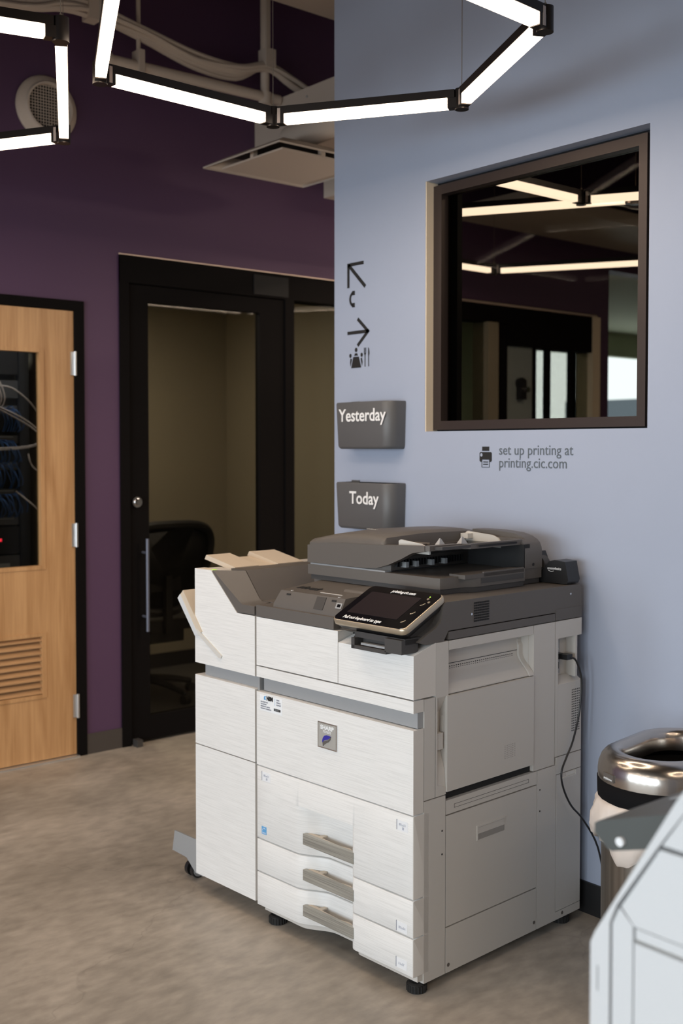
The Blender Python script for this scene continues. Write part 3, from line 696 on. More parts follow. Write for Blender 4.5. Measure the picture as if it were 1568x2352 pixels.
m.build('panel_button', 'bezel_champagne', cpn)
MB().cyl(MP @ Vector((.247, .160, .002)), MP @ Vector((.247, .160, .0033)), .0022, n=10).build('status_light', 'led_green', cpn)
m = MB()
for y in (.122, .078, .036):
    m.tube([MP @ Vector((.246, y - .006, .003)), MP @ Vector((.252, y - .002, .003)), MP @ Vector((.256, y + .006, .003))], .0009, n=6)
m.build('panel_mark', 'bezel_champagne', cpn)
m = MB(); m.box(-.205, -.192, -.034, .02, .928, .956); m.box(-.075, -.012, -.034, .03, .932, .970, bev=.002); m.box(-.205, -.07, -.034, .02, .926, .936); m.box(-.205, -.012, -.02, .06, .956, .972); m.box(-.205, -.05, .0, .02, .93, .96)
kb = m.build('keyboard_tray', 'dark_plastic_deep', CP)
MB().box(-.175, -.075, -.026, -.01, .938, .944, bev=.002).build('pull_tab', 'steel_grey', kb)
MB().prism([(.0, .95), (.02, .975), (.12, 1.03), (.12, .965), (.06, .952)], 'x', -.23, -.03, bev=.004).build('panel_arm', 'dark_plastic_deep', CP)

# --- document feeder
DF = empty('document_feeder'); DF.parent = CP
A0, A1 = -.678, -.130
base = [(A0, .222), (-.130, .222), (-.112, .228), (-.105, .245), (-.105, .300), (-.098, .322), (-.085, .342), (-.080, .362), (-.080, .580), (-.100, .590), (-.100, .690), (A0, .690)]
inb = [(x - (.006 if x > -.2 else -.006), y + (.008 if y < .25 else (-.004 if y > .65 else 0))) for x, y in base]
m = MB(); m.loft([[(x, y, 1.058) for x, y in inb], [(x, y, 1.074) for x, y in inb]], cap0=True, cap1=True); m.build('feeder_foot', 'dark_plastic_deep', DF)
m = MB(); m.prism(base, 'z', 1.074, 1.106, bev=.003); fb = m.build('feeder_base', 'dark_plastic', DF, angle=40)
m = MB(); m.box(-.086, -.0795, .385, .575, 1.102, 1.116, bev=.002); m.box(-.14, -.0795, .30, .58, 1.100, 1.112, bev=.004)
m.build('exit_lip', 'dark_plastic', fb)
m = MB(); m.box(-.0795, -.0785, .372, .572, 1.083, 1.098); m.build('grip_slot', 'dark_plastic_deep', fb)
part('silver_seam', 'steel_grey', A0 + .01, -.33, .224, .50, 1.106, 1.1105, parent=fb)
# front wall of the upper unit
fw = [(A0, 1.1115), (-.42, 1.1125), (-.36, 1.117), (-.31, 1.131), (-.26, 1.151), (-.215, 1.172), (-.165, 1.180), (-.165, 1.195), (-.26, 1.192), (-.37, 1.187), (-.50, 1.184), (-.60, 1.179), (A0, 1.168)]
m = MB(); m.prism(fw, 'y', .220, .245, bev=.003); hd = m.build('feeder_front', 'dark_plastic', DF, angle=40)
m = MB(); m.prism([(A0 + .006, .230), (-.345, .230), (-.325, .245), (-.325, .69), (A0 + .006, .69)], 'z', 1.11, 1.180); m.build('feeder_body', 'dark_plastic', DF)
# domed lid
m = MB(); rings = []
for y, k in ((.226, 0), (.230, .55), (.242, 1.0), (.40, 1.25), (.60, 1.15), (.68, .8), (.692, .2)):
    row = []
    for x, h in ((A0 + .004, .0), (A0 + .010, .0115), (-.63, .019), (-.55, .0285), (-.47, .033), (-.40, .034), (-.355, .033), (-.340, .026), (-.336, .0)):
        row.append((x, y, 1.176 + h * k + (.006 if x > -.6 else 0)))
    rings.append(row + [(-.336, y, 1.17), (A0 + .004, y, 1.165)])
m.loft(rings); m.build('feeder_lid', 'dark_plastic', DF, angle=50)
text('lid_mark', '8.5x11', .020, 'side_grey', DF, Matrix.Translation((-.52, .33, 1.2222)) @ Matrix.Rotation(R(1), 4, 'Y'), xs=.8)
# paper support tray
m = MB(); m.prism([(-.34, 1.150), (-.30, 1.153), (-.165, 1.184), (-.118, 1.186), (-.118, 1.194), (-.165, 1.192), (-.30, 1.165), (-.34, 1.163)], 'y', .245, .65)
m.build('paper_tray', 'dark_plastic_deep', DF)
rim = [(-.168, .222), (-.150, .226), (-.146, .32), (-.138, .355), (-.118, .37), (-.114, .61), (-.13, .625), (-.13, .37), (-.165, .34), (-.172, .245)]
m = MB(); m.prism(rim, 'z', 1.181, 1.1965, bev=.002); tr = m.build('tray_rim', 'dark_plastic', DF, angle=40)
MB().box(-.1125, -.1105, .40, .58, 1.186, 1.192).build('rim_slot', 'inner_dark', tr)
for y in (.30, .40):
    m = MB(); m.loft([[(-.20, y, 1.19), (-.18, y, 1.19), (-.18, y + .03, 1.19), (-.20, y + .03, 1.19)], [(-.191, y + .013, 1.212), (-.189, y + .013, 1.212), (-.189, y + .017, 1.212), (-.191, y + .017, 1.212)]])
    m.build('paper_stop', 'steel_grey', tr)
bw = [(-.336, 1.18), (-.336, 1.217), (-.24, 1.217), (-.17, 1.212), (-.135, 1.203), (-.118, 1.194), (-.108, 1.184), (-.108, 1.18)]
m = MB(); m.prism(bw, 'y', .635, .69, bev=.006, seg=3); m.build('rear_wall', 'dark_plastic', DF, angle=50)
m = MB(); m.prism([(-.22, 1.106), (-.098, 1.106), (-.098, 1.152), (-.100, 1.170), (-.106, 1.184), (-.117, 1.194), (-.132, 1.198), (-.22, 1.199)], 'y', .606, .69, bev=.004, seg=2)
pl_ = m.build('rear_pillar', 'dark_plastic', DF, angle=50)
MB().cyl((-.099, .645, 1.118), (-.0965, .645, 1.118), .005, n=12).build('pillar_hole', 'inner_dark', pl_)
m = MB(); m.box(-.335, -.10, .60, .63, 1.107, 1.182); m.box(-.345, -.325, .25, .62, 1.107, 1.16); m.build('cavity_lining', 'inner_dark', DF)
m = MB()
for y in (.285, .33, .40, .46): m.box(-.326, -.300, y, y + .012, 1.118, 1.135, bev=.003)
m.build('exit_roller', 'steel_grey', DF)
m = MB()
for k in range(24): m.box(-.325, -.314, .26 + k * .013, .263 + k * .013, 1.120, 1.140)
m.build('comb', 'black_plastic', DF)
def guide(y, x0, x1, zt, name='paper_guide'):
    m = MB(); m.prism([(x0, 1.166), (x0, zt), (x0 + .008, zt + .004), (x1 - .035, zt - .004), (x1 - .012, zt - .012), (x1, 1.180), (x1, 1.166)], 'y', y, y + .006, bev=.0015)
    return m.build(name, 'tray_white', DF, label='pale upright paper guide')
guide(.268, -.315, -.190, 1.200); g2 = guide(.600, -.335, -.190, 1.208)
m = MB(); m.box(-.335, -.305, .575, .60, 1.190, 1.206, bev=.003); m.build('guide_tab', 'tray_white', g2)
m = MB(); m.cyl((-.335, .36, 1.186), (-.27, .36, 1.186), .005, n=10); m.box(-.335, -.28, .33, .36, 1.176, 1.188, bev=.002); m.build('pickup_arm', 'dark_plastic', DF)

# --- right side panels
Xs = -.061
def sp(name, y0, y1, z0, z1, x1=0, b=.0016, m='side_grey', parent=None, x0=Xs): return part(name, m, x0, x1, y0, y1, z0, z1, bev=b, parent=parent)
sp('front_post', .0425, .1285, .027, .5255); sp('front_post', .0425, .0855, .5285, .8035)
cvr = sp('upper_post', .0885, .1395, .80, .951); sp('upper_post', .0885, .0945, .5285, .80)
m = MB(); m.prism([(.0945, .5285), (.130, .5285), (.130, .548), (.0945, .560)], 'x', Xs, 0); m.box(-.061, -.024, .0945, .132, .53, .80)
m.prism([(-.024, .55), (-.024, .655), (-.006, .60), (-.001, .545)], 'y', .0945, .1295); m.prism([(-.024, .80), (-.001, .80), (-.018, .765), (-.024, .755)], 'y', .0945, .1295); m.box(-.03, -.004, .0945, .122, .655, .700, bev=.010, seg=3)
m.build('finger_recess', 'side_grey', CP)
sd = sp('side_door', .1315, .5405, .1575, .4665)
# latch pocket in the door, shown by a frame and a grey patch painting the shade inside
m = MB(); m.box(-.0005, .0022, .262, .390, .404, .409, bev=.001); m.box(-.0005, .0022, .262, .266, .366, .404, bev=.001)
m.prism([(.0005, .366), (.0005, .383), (-.0008, .385), (-.0008, .366)], 'y', .266, .386); m.build('latch_frame', 'side_grey', sd)
MB().box(-.0004, .0012, .267, .386, .385, .403, bev=.0008).build('latch_grip', 'side_grey', sd)
MB().box(-.0003, .0007, .267, .3855, .368, .3845).build('latch_shadow', 'latch_shade', sd)
sp('kick_panel', .1315, .5405, .027, .1535)
st_ = sp('label_strip', .1315, .5405, .4705, .5095)
m = MB()
for y0, y1, z0, z1 in ((.165, .500, .4935, .4942), (.165, .500, .4835, .4842), (.165, .1658, .4835, .4942), (.4992, .500, .4835, .4942)): m.box(-.0003, .0006, y0, y1, z0, z1)
m.build('label_outline', 'seam', st_)
sp('rear_post', .5435, .6355, .027, .5095); sp('rear_door', .6385, .765, .0535, .4775)
sp('rear_post', .6355, .765, .027, .0515); sp('rear_post', .6365, .765, .480, .532)
sp('rear_post', .5215, .6265, .5125, .951)
# bypass flap
fl = part('bypass_flap', 'side_grey', -.060, .004, .1305, .5185, .535, .8005, bev=.006, seg=3)
m = MB()
for r_ in range(8):
    for c in range(6): m.cyl((.0030, .383 + c * .009, .579 + r_ * .0053), (.0043, .383 + c * .009, .579 + r_ * .0053), .0011, n=6)
m.build('vent_holes', 'seam', fl)
MB().box(-.020, -.012, .1290, .1306, .70, .745, bev=.0015).build('flap_tab', 'tray_white', fl)
part('flap_gap', 'inner_dark', -.030, -.012, .1315, .5205, .5105, .536)
# recess above the flap
rc = part('recess_head', 'side_grey', Xs, 0, .1415, .5195, .926, .951, bev=.002)
m = MB(); m.prism([(-.060, .926), (-.048, .926), (-.048, .862), (-.040, .848), (-.012, .818), (-.004, .806), (-.004, .803), (-.060, .803)], 'y', .1315, .500)
rp = m.build('recess_panel', 'side_grey', CP, angle=30)
m = MB(); m.prism([(-.060, .926), (-.046, .926), (-.046, .900), (-.040, .89), (-.040, .862), (-.032, .846), (-.004, .816), (.002, .806), (.002, .803), (-.060, .803)], 'y', .5005, .5195)
m.build('recess_rib', 'side_grey', CP, angle=30)
part('recess_wall', 'side_grey', -.06, -.02, .5195, .5225, .803, .94)
part('recess_seam', 'seam', -.0485, -.0470, .1415, .500, .8745, .8760, parent=rp)
m = MB()
for r_ in range(3):
    for c in range(36): m.box(-.0485, -.0470, .150 + c * .0093, .1535 + c * .0093, .853 + r_ * .0062, .8555 + r_ * .0062)
m.build('vent_holes', 'seam', rp)
# rear column with the connector niche
sp('rear_cover', .6295, .765, .898, .951); sp('rear_cover', .6295, .643, .535, .898)
m = MB(); m.prism([(Xs, .535), (0, .535), (0, .755), (-.030, .775), (-.040, .775), (-.040, .535)], 'y', .6435, .765); rv = m.build('rear_cover', 'side_grey', CP, angle=30)
nb = part('connector_niche', 'side_grey', -.045, -.036, .6435, .742, .77, .898)
part('niche_side', 'side_grey', -.040, 0, .732, .742, .77, .898, bev=.004)
part('port_plate', 'steel_grey', -.036, -.0345, .672, .698, .780, .884, parent=nb)
m = MB(); m.box(-.0345, -.033, .677, .688, .864, .880); m.cyl((-.0345, .684, .853), (-.033, .684, .853), .006, n=14); m.box(-.0345, -.033, .683, .692, .795, .815)
m.build('port', 'gloss_black', nb)
MB().cyl((-.0345, .684, .853), (-.0335, .684, .853), .0085, n=16).build('port_ring', 'chrome', nb)
m = MB()
for r_ in range(18):
    for c in range(5): m.box(-.0004, .0004, .715 + c * .009, .720 + c * .009, .60 + r_ * .0075, .6035 + r_ * .0075)
m.build('vent_holes', 'seam', rv)
m = MB(); m.box(-.0005, .002, .668, .740, .4600, .4640); m.box(-.0005, .002, .735, .740, .464, .4765, bev=.001); m.box(-.0005, .001, .690, .733, .4650, .4765)
m.build('rear_latch', 'tray_white', CP)
m = MB()
for y, z in ((.115, .43), (.115, .365), (.555, .45), (.555, .385)): m.cyl((-.001, y, z), (.0008, y, z), .0028, n=10)
m.build('screw_plug', 'seam', CP)
m = MB()
for y, z in ((.1425, .048), (.53, .052), (.672, .041)): m.cyl((-.001, y, z), (.0006, y, z), .0055, n=14)
m.build('screw_hole', 'dark_plastic', CP)
part('rear_shell', 'side_grey', -.66, -.023, .745, .765, .03, .95)

# --- left finisher
FX0, FX1 = -.992, -.6755
m = MB(); m.prism([(FX0, .771), (FX1, .771), (FX1, .9585), (-.765, .9585), (-.903, 1.0825), (FX0, 1.0825), (FX0, .905), (-.968, .872), (-.982, .868), (FX0, .862)], 'y', 0, .04, bev=.003)
ff = m.build('finisher_front', 'front_white', CP)
part('finisher_case', 'side_grey', FX0 + .004, FX1, .04, .60, .05, .96)
m = MB(); m.prism([(FX0, .96), (-.79, .96), (-.905, 1.080), (FX0, 1.080)], 'y', .04, .60); m.build('finisher_hood', 'side_grey', CP)
m = MB(); p0 = [(-.898, 1.0805), (-.765, .962), (-.678, .962), (-.678, .988), (-.738, .988), (-.756, .997), (-.893, 1.084)]; p1 = [(-.84, 1.0805), (-.765, .962), (-.678, .962), (-.678, .9955), (-.715, .9955), (-.728, 1.002), (-.800, 1.0855)]
m.loft([[(x, .001, z) for x, z in p0], [(x, .062, z) for x, z in p1]]); m.build('chute_cover', 'dark_plastic', CP)
m = MB(); m.prism([(-.88, 1.0805), (-.765, .962), (-.60, .962), (-.60, .996), (-.725, .996), (-.800, 1.086), (-.88, 1.086)], 'y', .065, .62, bev=.0025); m.build('chute_cover', 'dark_plastic', CP)
m = MB(); m.box(-.975, -.915, .012, .030, 1.0815, 1.0835); m.build('icon_strip', 'cream_plastic', ff)
m = MB(); m.box(-.915, -.900, .010, .024, 1.0835, 1.0842); m.build('status_window', 'led_green', ff)
part('finisher_door', 'front_white', FX0, FX1, 0, .04, .501, .7305, bev=.003)
part('finisher_door', 'front_white', FX0, FX1, 0, .04, .063, .4975, bev=.003)
part('finisher_channel', 'steel_grey', -.965, -.668, .022, .05, .729, .774, bev=.004)
part('finisher_seam', 'steel_grey', -.6755, -.667, .012, .04, .066, .97)
# output trays on the left
def slab(name, poly, y0, y1, m='tray_white', parent=CP, bev=.006, label=None):
    o = MB().prism(poly, 'y', y0, y1, bev=bev, seg=3).build(name, m, parent)
    if label: o['label'] = label
    return o
t1 = slab('output_tray', [(-1.085, .975), (-1.055, 1.004), (-.950, .877), (-.975, .862)], -.004, .40, m='cream_plastic', label='cream paper tray slanting out of the left side')
MB().prism([(-1.085, .975), (-1.070, .990), (-.965, .862), (-.985, .858)], 'y', -.0055, -.0035).build('tray_edge', 'near_white', t1)
m = MB(); m.prism([(-.990, .877), (-.977, .884), (-.842, .812), (-.846, .803), (-.856, .802)], 'y', -.0045, .001, bev=.001); m.build('tray_ridge', 'tray_white', ff)
t2 = slab('output_tray', [(-1.075, 1.100), (-1.065, 1.115), (-.905, 1.085), (-.905, 1.07)], .100, .200, m='cream_plastic', label='cream upper output tray')
MB().prism([(-1.070, 1.098), (-.905, 1.078), (-.905, 1.070), (-1.070, 1.090)], 'y', .20, .295).build('tray_dip', 'cream_plastic', t2)
MB().prism([(-1.075, 1.100), (-1.065, 1.115), (-.905, 1.085), (-.905, 1.07)], 'y', .285, .400, bev=.006, seg=3).build('tray_wing', 'cream_plastic', t2)
# low bracket and feet
m = MB(); m.prism([(-1.158, .157), (-.99, .157), (-.99, .042), (-1.036, .042), (-1.088, .081), (-1.172, .085)], 'y', .028, .034); m.build('stabiliser_plate', 'steel_grey', CP)
def foot(x, y):
    f = MB(); f.cyl((x, y, 0), (x, y, .022), .0265, n=26); f.cyl((x, y, .022), (x, y, .026), .0265, .021, n=26)
    for k in range(20):
        a = 2 * math.pi * k / 20; f.cyl((x + .0268 * math.cos(a), y + .0268 * math.sin(a), .002), (x + .0268 * math.cos(a), y + .0268 * math.sin(a), .020), .0022, n=6)
    f.cyl((x, y, .02), (x, y, .05), .012, n=14); f.build('levelling_foot', 'black_rubber', CP)
for x, y in ((-.028, .045), (-.62, .045), (-.028, .70), (-.62, .70)): foot(x, y)
def caster(x, y):
    m = MB()
    for dx in (-.016, .016): m.cyl((x + dx - .008, y, .027), (x + dx + .008, y, .027), .027, n=26)
    m.box(x - .007, x + .007, y - .012, y + .02, .02, .07)
    c = m.build('caster', 'black_plastic', CP)
    m = MB()
    for dx in (-.0245, .0245): m.cyl((x + dx - .0012, y, .027), (x + dx + .0012, y, .027), .022, n=26)
    m.build('wheel_disc', 'steel_grey', c)
caster(-1.105, .075); caster(-.93, .32); caster(-.95, .55)
# --- labels
bd = MB().box(-.379, -.297, -.0035, 0, .610, .686, bev=.0025).build('badge', 'chrome', fd, label='silver maker badge with blue drop')
MB().box(-.3755, -.3005, -.0042, -.003, .6135, .6825, bev=.001).build('badge_face', 'badge_metal', fd)
text('badge_word', 'SHARP', .0165, 'label_white', fd, FRONT(-.338, -.0044, .6660), bold=.0006, xs=1.16, align='CENTER')
text('badge_word', 'MX-M6570', .0105, 'label_white', fd, FRONT(-.338, -.0044, .6560), xs=.68, align='CENTER')
dp = [(-.321, .650), (-.327, .651), (-.339, .651), (-.348, .648), (-.354, .641), (-.357, .632), (-.356, .627), (-.350, .634), (-.341, .637), (-.331, .640), (-.325, .645)]
MB().prism(dp, 'y', -.0062, -.004, bev=.0005).build('badge_drop', 'badge_blue', fd)
dp = [(-.320, .6495), (-.3245, .6435), (-.332, .6380), (-.343, .6345), (-.351, .6315), (-.3555, .6265), (-.354, .6165), (-.350, .6210), (-.342, .6265), (-.331, .6320), (-.323, .6400)]
MB().prism(dp, 'y', -.0060, -.004, bev=.0004).build('badge_swoosh', 'dark_plastic', fd)
MB().box(-.650, -.544, -.0008, 0, .6705, .7195).build('service_sticker', 'label_white', fd, label='white service sticker')
text('sticker_print', 'NBM', .0180, 'black_print', fd, FRONT(-.617, -.0013, .7060), bold=.0010, xs=.80)
MB().prism([(-.630, .7055), (-.630, .713), (-.626, .7175), (-.620, .7175), (-.624, .712), (-.620, .7055)], 'y', -.0014, -.0008).build('sticker_print', 'label_blue', fd)
for k, t in enumerate(('SALES', 'SERVICE', 'SUPPLIES')): text('sticker_print', t, .0060, 'label_grey_ink', fd, FRONT(-.570, -.0013, .7115 - k * .0075), xs=.9)
MB().box(-.5775, -.5767, -.0013, -.0008, .695, .717).build('sticker_print', 'label_blue', fd)
for k, (t, w_) in enumerate((('24HR SERVICE LINE', .9), ('TECH SUPPORT', .9), ('BURLINGTON  BOSTON', .9), ('PLYMOUTH  PORTSMOUTH', .9))):
    text('sticker_print', t, .0052, 'label_grey_ink', fd, FRONT(-.646, -.0013, .6965 - k * .0068), xs=w_ * .88)
m = MB()
xk = -.582
while xk < -.551:
    w_ = random.choice((.0006, .0010, .0014)); m.box(xk, xk + w_, -.0013, -.0008, .6785, .6865); xk += w_ + random.choice((.0006, .001))
m.build('sticker_print', 'black_print', fd)
MB().box(-.643, -.620, -.0008, 0, .285, .309).build('energy_sticker', 'label_blue', dr[0], label='small light blue sticker')
m = MB(); m.box(-.641, -.622, -.0012, -.0008, .2905, .2912); m.box(-.641, -.622, -.0012, -.0008, .2877, .2884)
m.tube([(-.639, -.001, .296), (-.636, -.001, .302), (-.630, -.001, .305), (-.625, -.001, .301)], .0006, n=6); m.build('sticker_print', 'label_white', dr[0])
def tag(d, x, z, t, sub=None):
    MB().box(x, x + .040, -.0005, 0, z, z + .028).build('size_tag', 'tag_pale', d)
    MB().box(x - .001, x + .0005, -.0014, 0, z + .001, z + .029).build('size_tag_edge', 'label_grey_ink', d)
    text('size_print', t, .0098, 'tag_ink', d, FRONT(x + .008, -.0009, z + (.014 if sub else .010)), xs=.9)
    if sub: MB().prism([(x + .020, z + .004), (x + .026, z + .004), (x + .026, z + .011), (x + .020, z + .011)], 'y', -.0009, -.0006).build('size_print', 'tag_ink', d)
tag(dr[0], -.060, .446, '8½x11', 1); tag(dr[0], -.641, .452, '8½x11', 1); tag(dr[1], -.061, .168, '8½x14'); tag(dr[2], -.062, .068, '11x17')

# things on / at the copier (same frame as the copier)
RZ = R(2.9)
def at(x, y, z=0):
    c, s = math.cos(RZ), math.sin(RZ); return (-2.112 + x * c - y * s, 2.029 + x * s + y * c, z)
td = empty('tape_dispenser', at(-.012, .700, 1.0575), RZ, 'black tape dispenser on the copier top beside the wall', 'tape dispenser')
m = MB()
prf = [(0, .001), (.006, .014), (-.006, .070), (-.045, .073), (-.066, .068), (-.082, .048), (-.094, .040), (-.106, .046), (-.118, .078), (-.126, .094), (-.145, .094), (-.170, .060), (-.182, .001)]
m.prism(prf, 'y', 0, .062, bev=.005, seg=3)
tdb = m.build('dispenser_body', 'black_plastic', td, angle=50)
MB().cyl((-.125, .016, .052), (-.125, .046, .052), .030, n=28).build('tape_roll', 'dark_plastic_deep', td)
text('lettering', 'amazonbasics', .0120, 'label_white', td, FRONT(-.072, -.0008, .043), xs=.8)
MB().tube([(-.068, -.0008, .040), (-.058, -.0008, .0365), (-.048, -.0008, .039)], .0007, n=6).build('smile_mark', 'label_white', td)
uc = empty('usb_cable', at(-.03, .684, .836), RZ, 'thin black cable plugged into the copier side and hanging down', 'cable')
m = MB(); m.box(-.004, .012, -.012, .010, -.008, .009, bev=.003); m.box(.010, .038, -.006, .022, -.008, .008, bev=.004); m.build('plug', 'black_plastic', uc)
m = MB(); pts = [(.036, .010, -.002), (.045, .030, -.012), (.050, .052, -.070), (.050, .045, -.165), (.050, .012, -.255), (.050, -.020, -.300), (.050, -.048, -.345), (.052, -.040, -.395), (.056, -.005, -.455), (.062, .050, -.510), (.090, .090, -.60), (.120, .10, -.75), (.14, .11, -.828)]
m.tube(pts, .0032, n=10); m.build('cord', 'black_plastic', uc)

# ================================================================== WASTE BIN
WB = empty('waste_bin', (-1.630, 2.495, 0), R(8), 'brushed steel open top waste bin between copier and blue wall', 'waste bin')
def stad(w, l, z, n=14):     # rounded oblong outline, half width w, half length l
    o = []; r = w
    for k in range(n + 1): a = R(180 + 180 * k / n); o.append((r * math.cos(a), -(l - r) + r * math.sin(a), z))
    for k in range(n + 1): a = R(0 + 180 * k / n); o.append((r * math.cos(a), (l - r) + r * math.sin(a), z))
    return o
m = MB(); m.loft([stad(.143, .213, .035), stad(.143, .213, .60)], cap0=True, cap1=False); m.build('bin_body', 'body_steel', WB, angle=40)
m = MB(); m.loft([stad(.150, .220, 0), stad(.150, .220, .030), stad(.144, .214, .045)]); m.build('bin_foot', 'black_plastic', WB, angle=40)
m = MB(); m.loft([stad(.150, .220, .588), stad(.152, .222, .592), stad(.153, .223, .637)], cap0=False, cap1=False); m.build('rubber_band', 'band_black', WB, solid=.004, angle=40)
lidr = [(.153, .637), (.1535, .655), (.151, .674), (.145, .690), (.135, .702), (.122, .709), (.110, .711), (.100, .708), (.094, .700), (.090, .685), (.089, .655)]
m = MB(); m.loft([stad(w, w + .070, z, n=20) for w, z in lidr], cap0=False, cap1=False); ld = m.build('bin_lid', 'brushed_steel', WB, angle=60)
m = MB(); m.loft([stad(.135, .205, .20), stad(.135, .205, .63)], cap0=True, cap1=False); m.build('inner_bucket', 'inner_dark', WB)
# maker plate on the lid front
MPL = Matrix.Rotation(R(33), 4, 'Z')
aa = R(-116)
px, py = .1535 * math.cos(aa), -.07 + .1535 * math.sin(aa)
MQ = Matrix.Translation((px, py, .655)) @ Matrix.Rotation(aa + R(90), 4, 'Z') @ Matrix.Rotation(R(90), 4, 'X')
MB().box(-.020, .020, -.0095, .0095, -.003, .0022, bev=.0015, M=MQ).build('maker_plate', 'dark_plastic', ld, label='small dark maker plate')
text('lettering', 'simplehuman', .0085, 'label_white', ld, MQ @ Matrix.Translation((-.0185, -.006, .0024)), xs=.75)
# liner bag
BG = empty('bin_liner', (-1.630, 2.495, .50), R(8), 'crumpled white plastic liner bulging below the bin lid', 'bin liner')
m = MB(); rg = []
for i, (z, o, h) in enumerate(((.093, .004, 0), (.075, .014, .4), (.050, .020, .8), (.022, .020, 1), (-.002, .012, 1), (-.012, .002, 1), (-.008, -.002, .5))):
    row = []
    for k, (x, y, _) in enumerate(stad(.146, .216, 0, n=40)):
        a = math.atan2(y, x); L = math.hypot(x, y)
        wv = .005 * math.sin(a * 23 + i) + .004 * math.sin(a * 41 + 2 * i) + .006 * math.sin(a * 9 + .7 * i)
        dn = -.035 * max(0, math.cos(a - R(-95))) ** 26 - .012 * math.sin(a * 7 + 1) if i >= 3 else 0
        dn += -.022 * max(0, math.cos(a - R(-150))) ** 6 if i >= 3 else 0
        k2 = (L + o + wv * h) / L
        row.append((x * k2, y * k2, z + dn * h))
    rg.append(row)
m.loft(rg, cap0=False, cap1=False); m.build('liner_skirt', 'bag', BG, angle=80, solid=.0015)

# ================================================================== NEAR COPIER (lower right, out of focus)
NC = empty('near_copier', (-.83, 1.10, 0), 0, 'pale machine in the lower right corner with slanted shoulder, close to the camera', 'copier')
sh = [(0, .04), (0, .872), (.006, .886), (.118, 1.075), (.150, 1.12), (.75, 1.12), (.75, .04)]
m = MB(); m.prism(sh, 'y', .022, .60, bev=.008, seg=3); m.build('machine_body', 'near_white', NC)
m = MB(); m.prism([(0, .04), (0, .872), (.006, .886), (.118, 1.075), (.143, 1.11), (.150, 1.094), (.096, 1.018), (.038, .930), (.028, .905), (.028, .04)], 'y', 0, .03, bev=.004); m.build('side_trim', 'near_white', NC)
m = MB(); m.prism([(.031, .04), (.031, .905), (.041, .927), (.060, .911), (.060, .04)], 'y', .002, .03, bev=.002); m.build('front_post', 'near_white', NC)
m = MB(); m.prism([(.044, .930), (.097, 1.013), (.75, 1.013), (.75, .911), (.063, .911)], 'y', .001, .03, bev=.003); m.build('front_cover', 'near_white', NC)
m = MB(); m.prism([(.100, 1.019), (.150, 1.094), (.75, 1.094), (.75, 1.019)], 'y', .001, .03, bev=.003); m.build('front_cover', 'near_white', NC)
bx('front_strip', 'near_white', NC, .063, .75, .004, .03, .896, .908, bev=.002)
bx('front_door', 'near_white', NC, .063, .75, .001, .03, .04, .892, bev=.003)
MB().prism([(.036, .04), (.036, .885), (.115, 1.0), (.74, 1.0), (.74, .04)], 'y', .010, .0215).build('inner_core', 'tray_white', NC)
m = MB(); m.prism([(0, 0), (.75, 0), (.75, .04), (0, .04)], 'y', .03, .59); m.build('base', 'black_plastic', NC)
bx('vent_mark', 'steel_grey', NC, .010, .012, -.0006, .002, .815, .846)
# grey side tray sticking out to the left
m = MB(); m.prism([(-.145, .924), (-.145, .938), (-.138, .943), (.03, .999), (.03, .940), (-.03, .932), (-.115, .905), (-.122, .906)], 'y', .20, .50, bev=.004, seg=3)
ty = m.build('side_tray', 'grey_tray', NC, angle=50)
MB().prism([(-.09, .965), (-.085, .968), (.03, 1.010), (.03, 1.004)], 'y', .30, .49).build('tray_flap', 'steel_grey', ty)
MB().cyl((-.098, .1935, .924), (-.098, .1995, .924), .0065, n=16).build('screw', 'label_white', ty)

# ================================================================== SERVER RACK BEHIND THE WOODEN DOOR
SR = empty('server_rack', (-5.85, 1.42, 0), 0, 'dark server rack with patch panels behind the glass of the wooden door', 'server rack')
m = MB(); m.box(0, .35, 0, 1.05, 0, .05); m.box(0, .35, 0, 1.05, 2.2, 2.25)
for y in (.30, 1.02): m.box(.30, .35, y, y + .05, 0, 2.25)
m.box(0, .02, .3, 1.05, 0, 2.25); m.build('rack_frame', 'rack_black', SR)
ROW = (1.70, 1.545, 1.405, 1.265, 1.12)
for z in ROW: bx('patch_panel', 'rack_panel', SR, .24, .33, .36, 1.015, z - .04, z, bev=.002)
m = MB()
for z in ROW:
    for k in range(4): m.box(.33, .332, .42 + k * .15, .54 + k * .15, z - .010, z - .006)
m.build('label_strip', 'steel_grey', SR)
for z0, z1, c in ((1.74, 1.83, 'rack_panel'), (1.86, 2.05, 'rack_black'), (.93, 1.07, 'rack_black'), (.60, .92, 'rack_panel')):
    bx('rack_unit', c, SR, .22, .34, .36, 1.015, z0, z1, bev=.003)
bx('status_light', 'led_red', SR, .34, .343, .905, .918, .995, 1.010)
m = MB()
for k in range(3): m.box(.34, .345, .55 + k * .16, .64 + k * .16, .62, .88)
m.build('fan_grille', 'steel_grey', SR)
def cables(z, label):
    m = MB()
    for k in range(46):
        y = .38 + k * .0135; dz = random.uniform(-.03, .03); b_ = random.uniform(.03, .075); s_ = random.uniform(.02, .07)
        m.tube([(.33, y, z + .02), (.33 + b_, y + s_ * .3, z + .01 + dz), (.33 + b_ * .9, y + s_, z - .055 + dz), (.335, y + s_ * 1.1, z - .095)], .0032, n=5)
    o = m.build('blue_patch_cables', 'cable_blue', None, kind='stuff', label=label, category='cables'); o.location = (-5.85, 1.42, 0)
for z, t in zip((1.66, 1.50, 1.365, 1.215), ('topmost row of dark blue patch cables in the rack, under the white cables', 'second row of dark blue patch cables in the server rack', 'third row of dark blue patch cables in the server rack', 'lowest row of dark blue patch cables, above the red rack light')): cables(z, t)
m = MB()
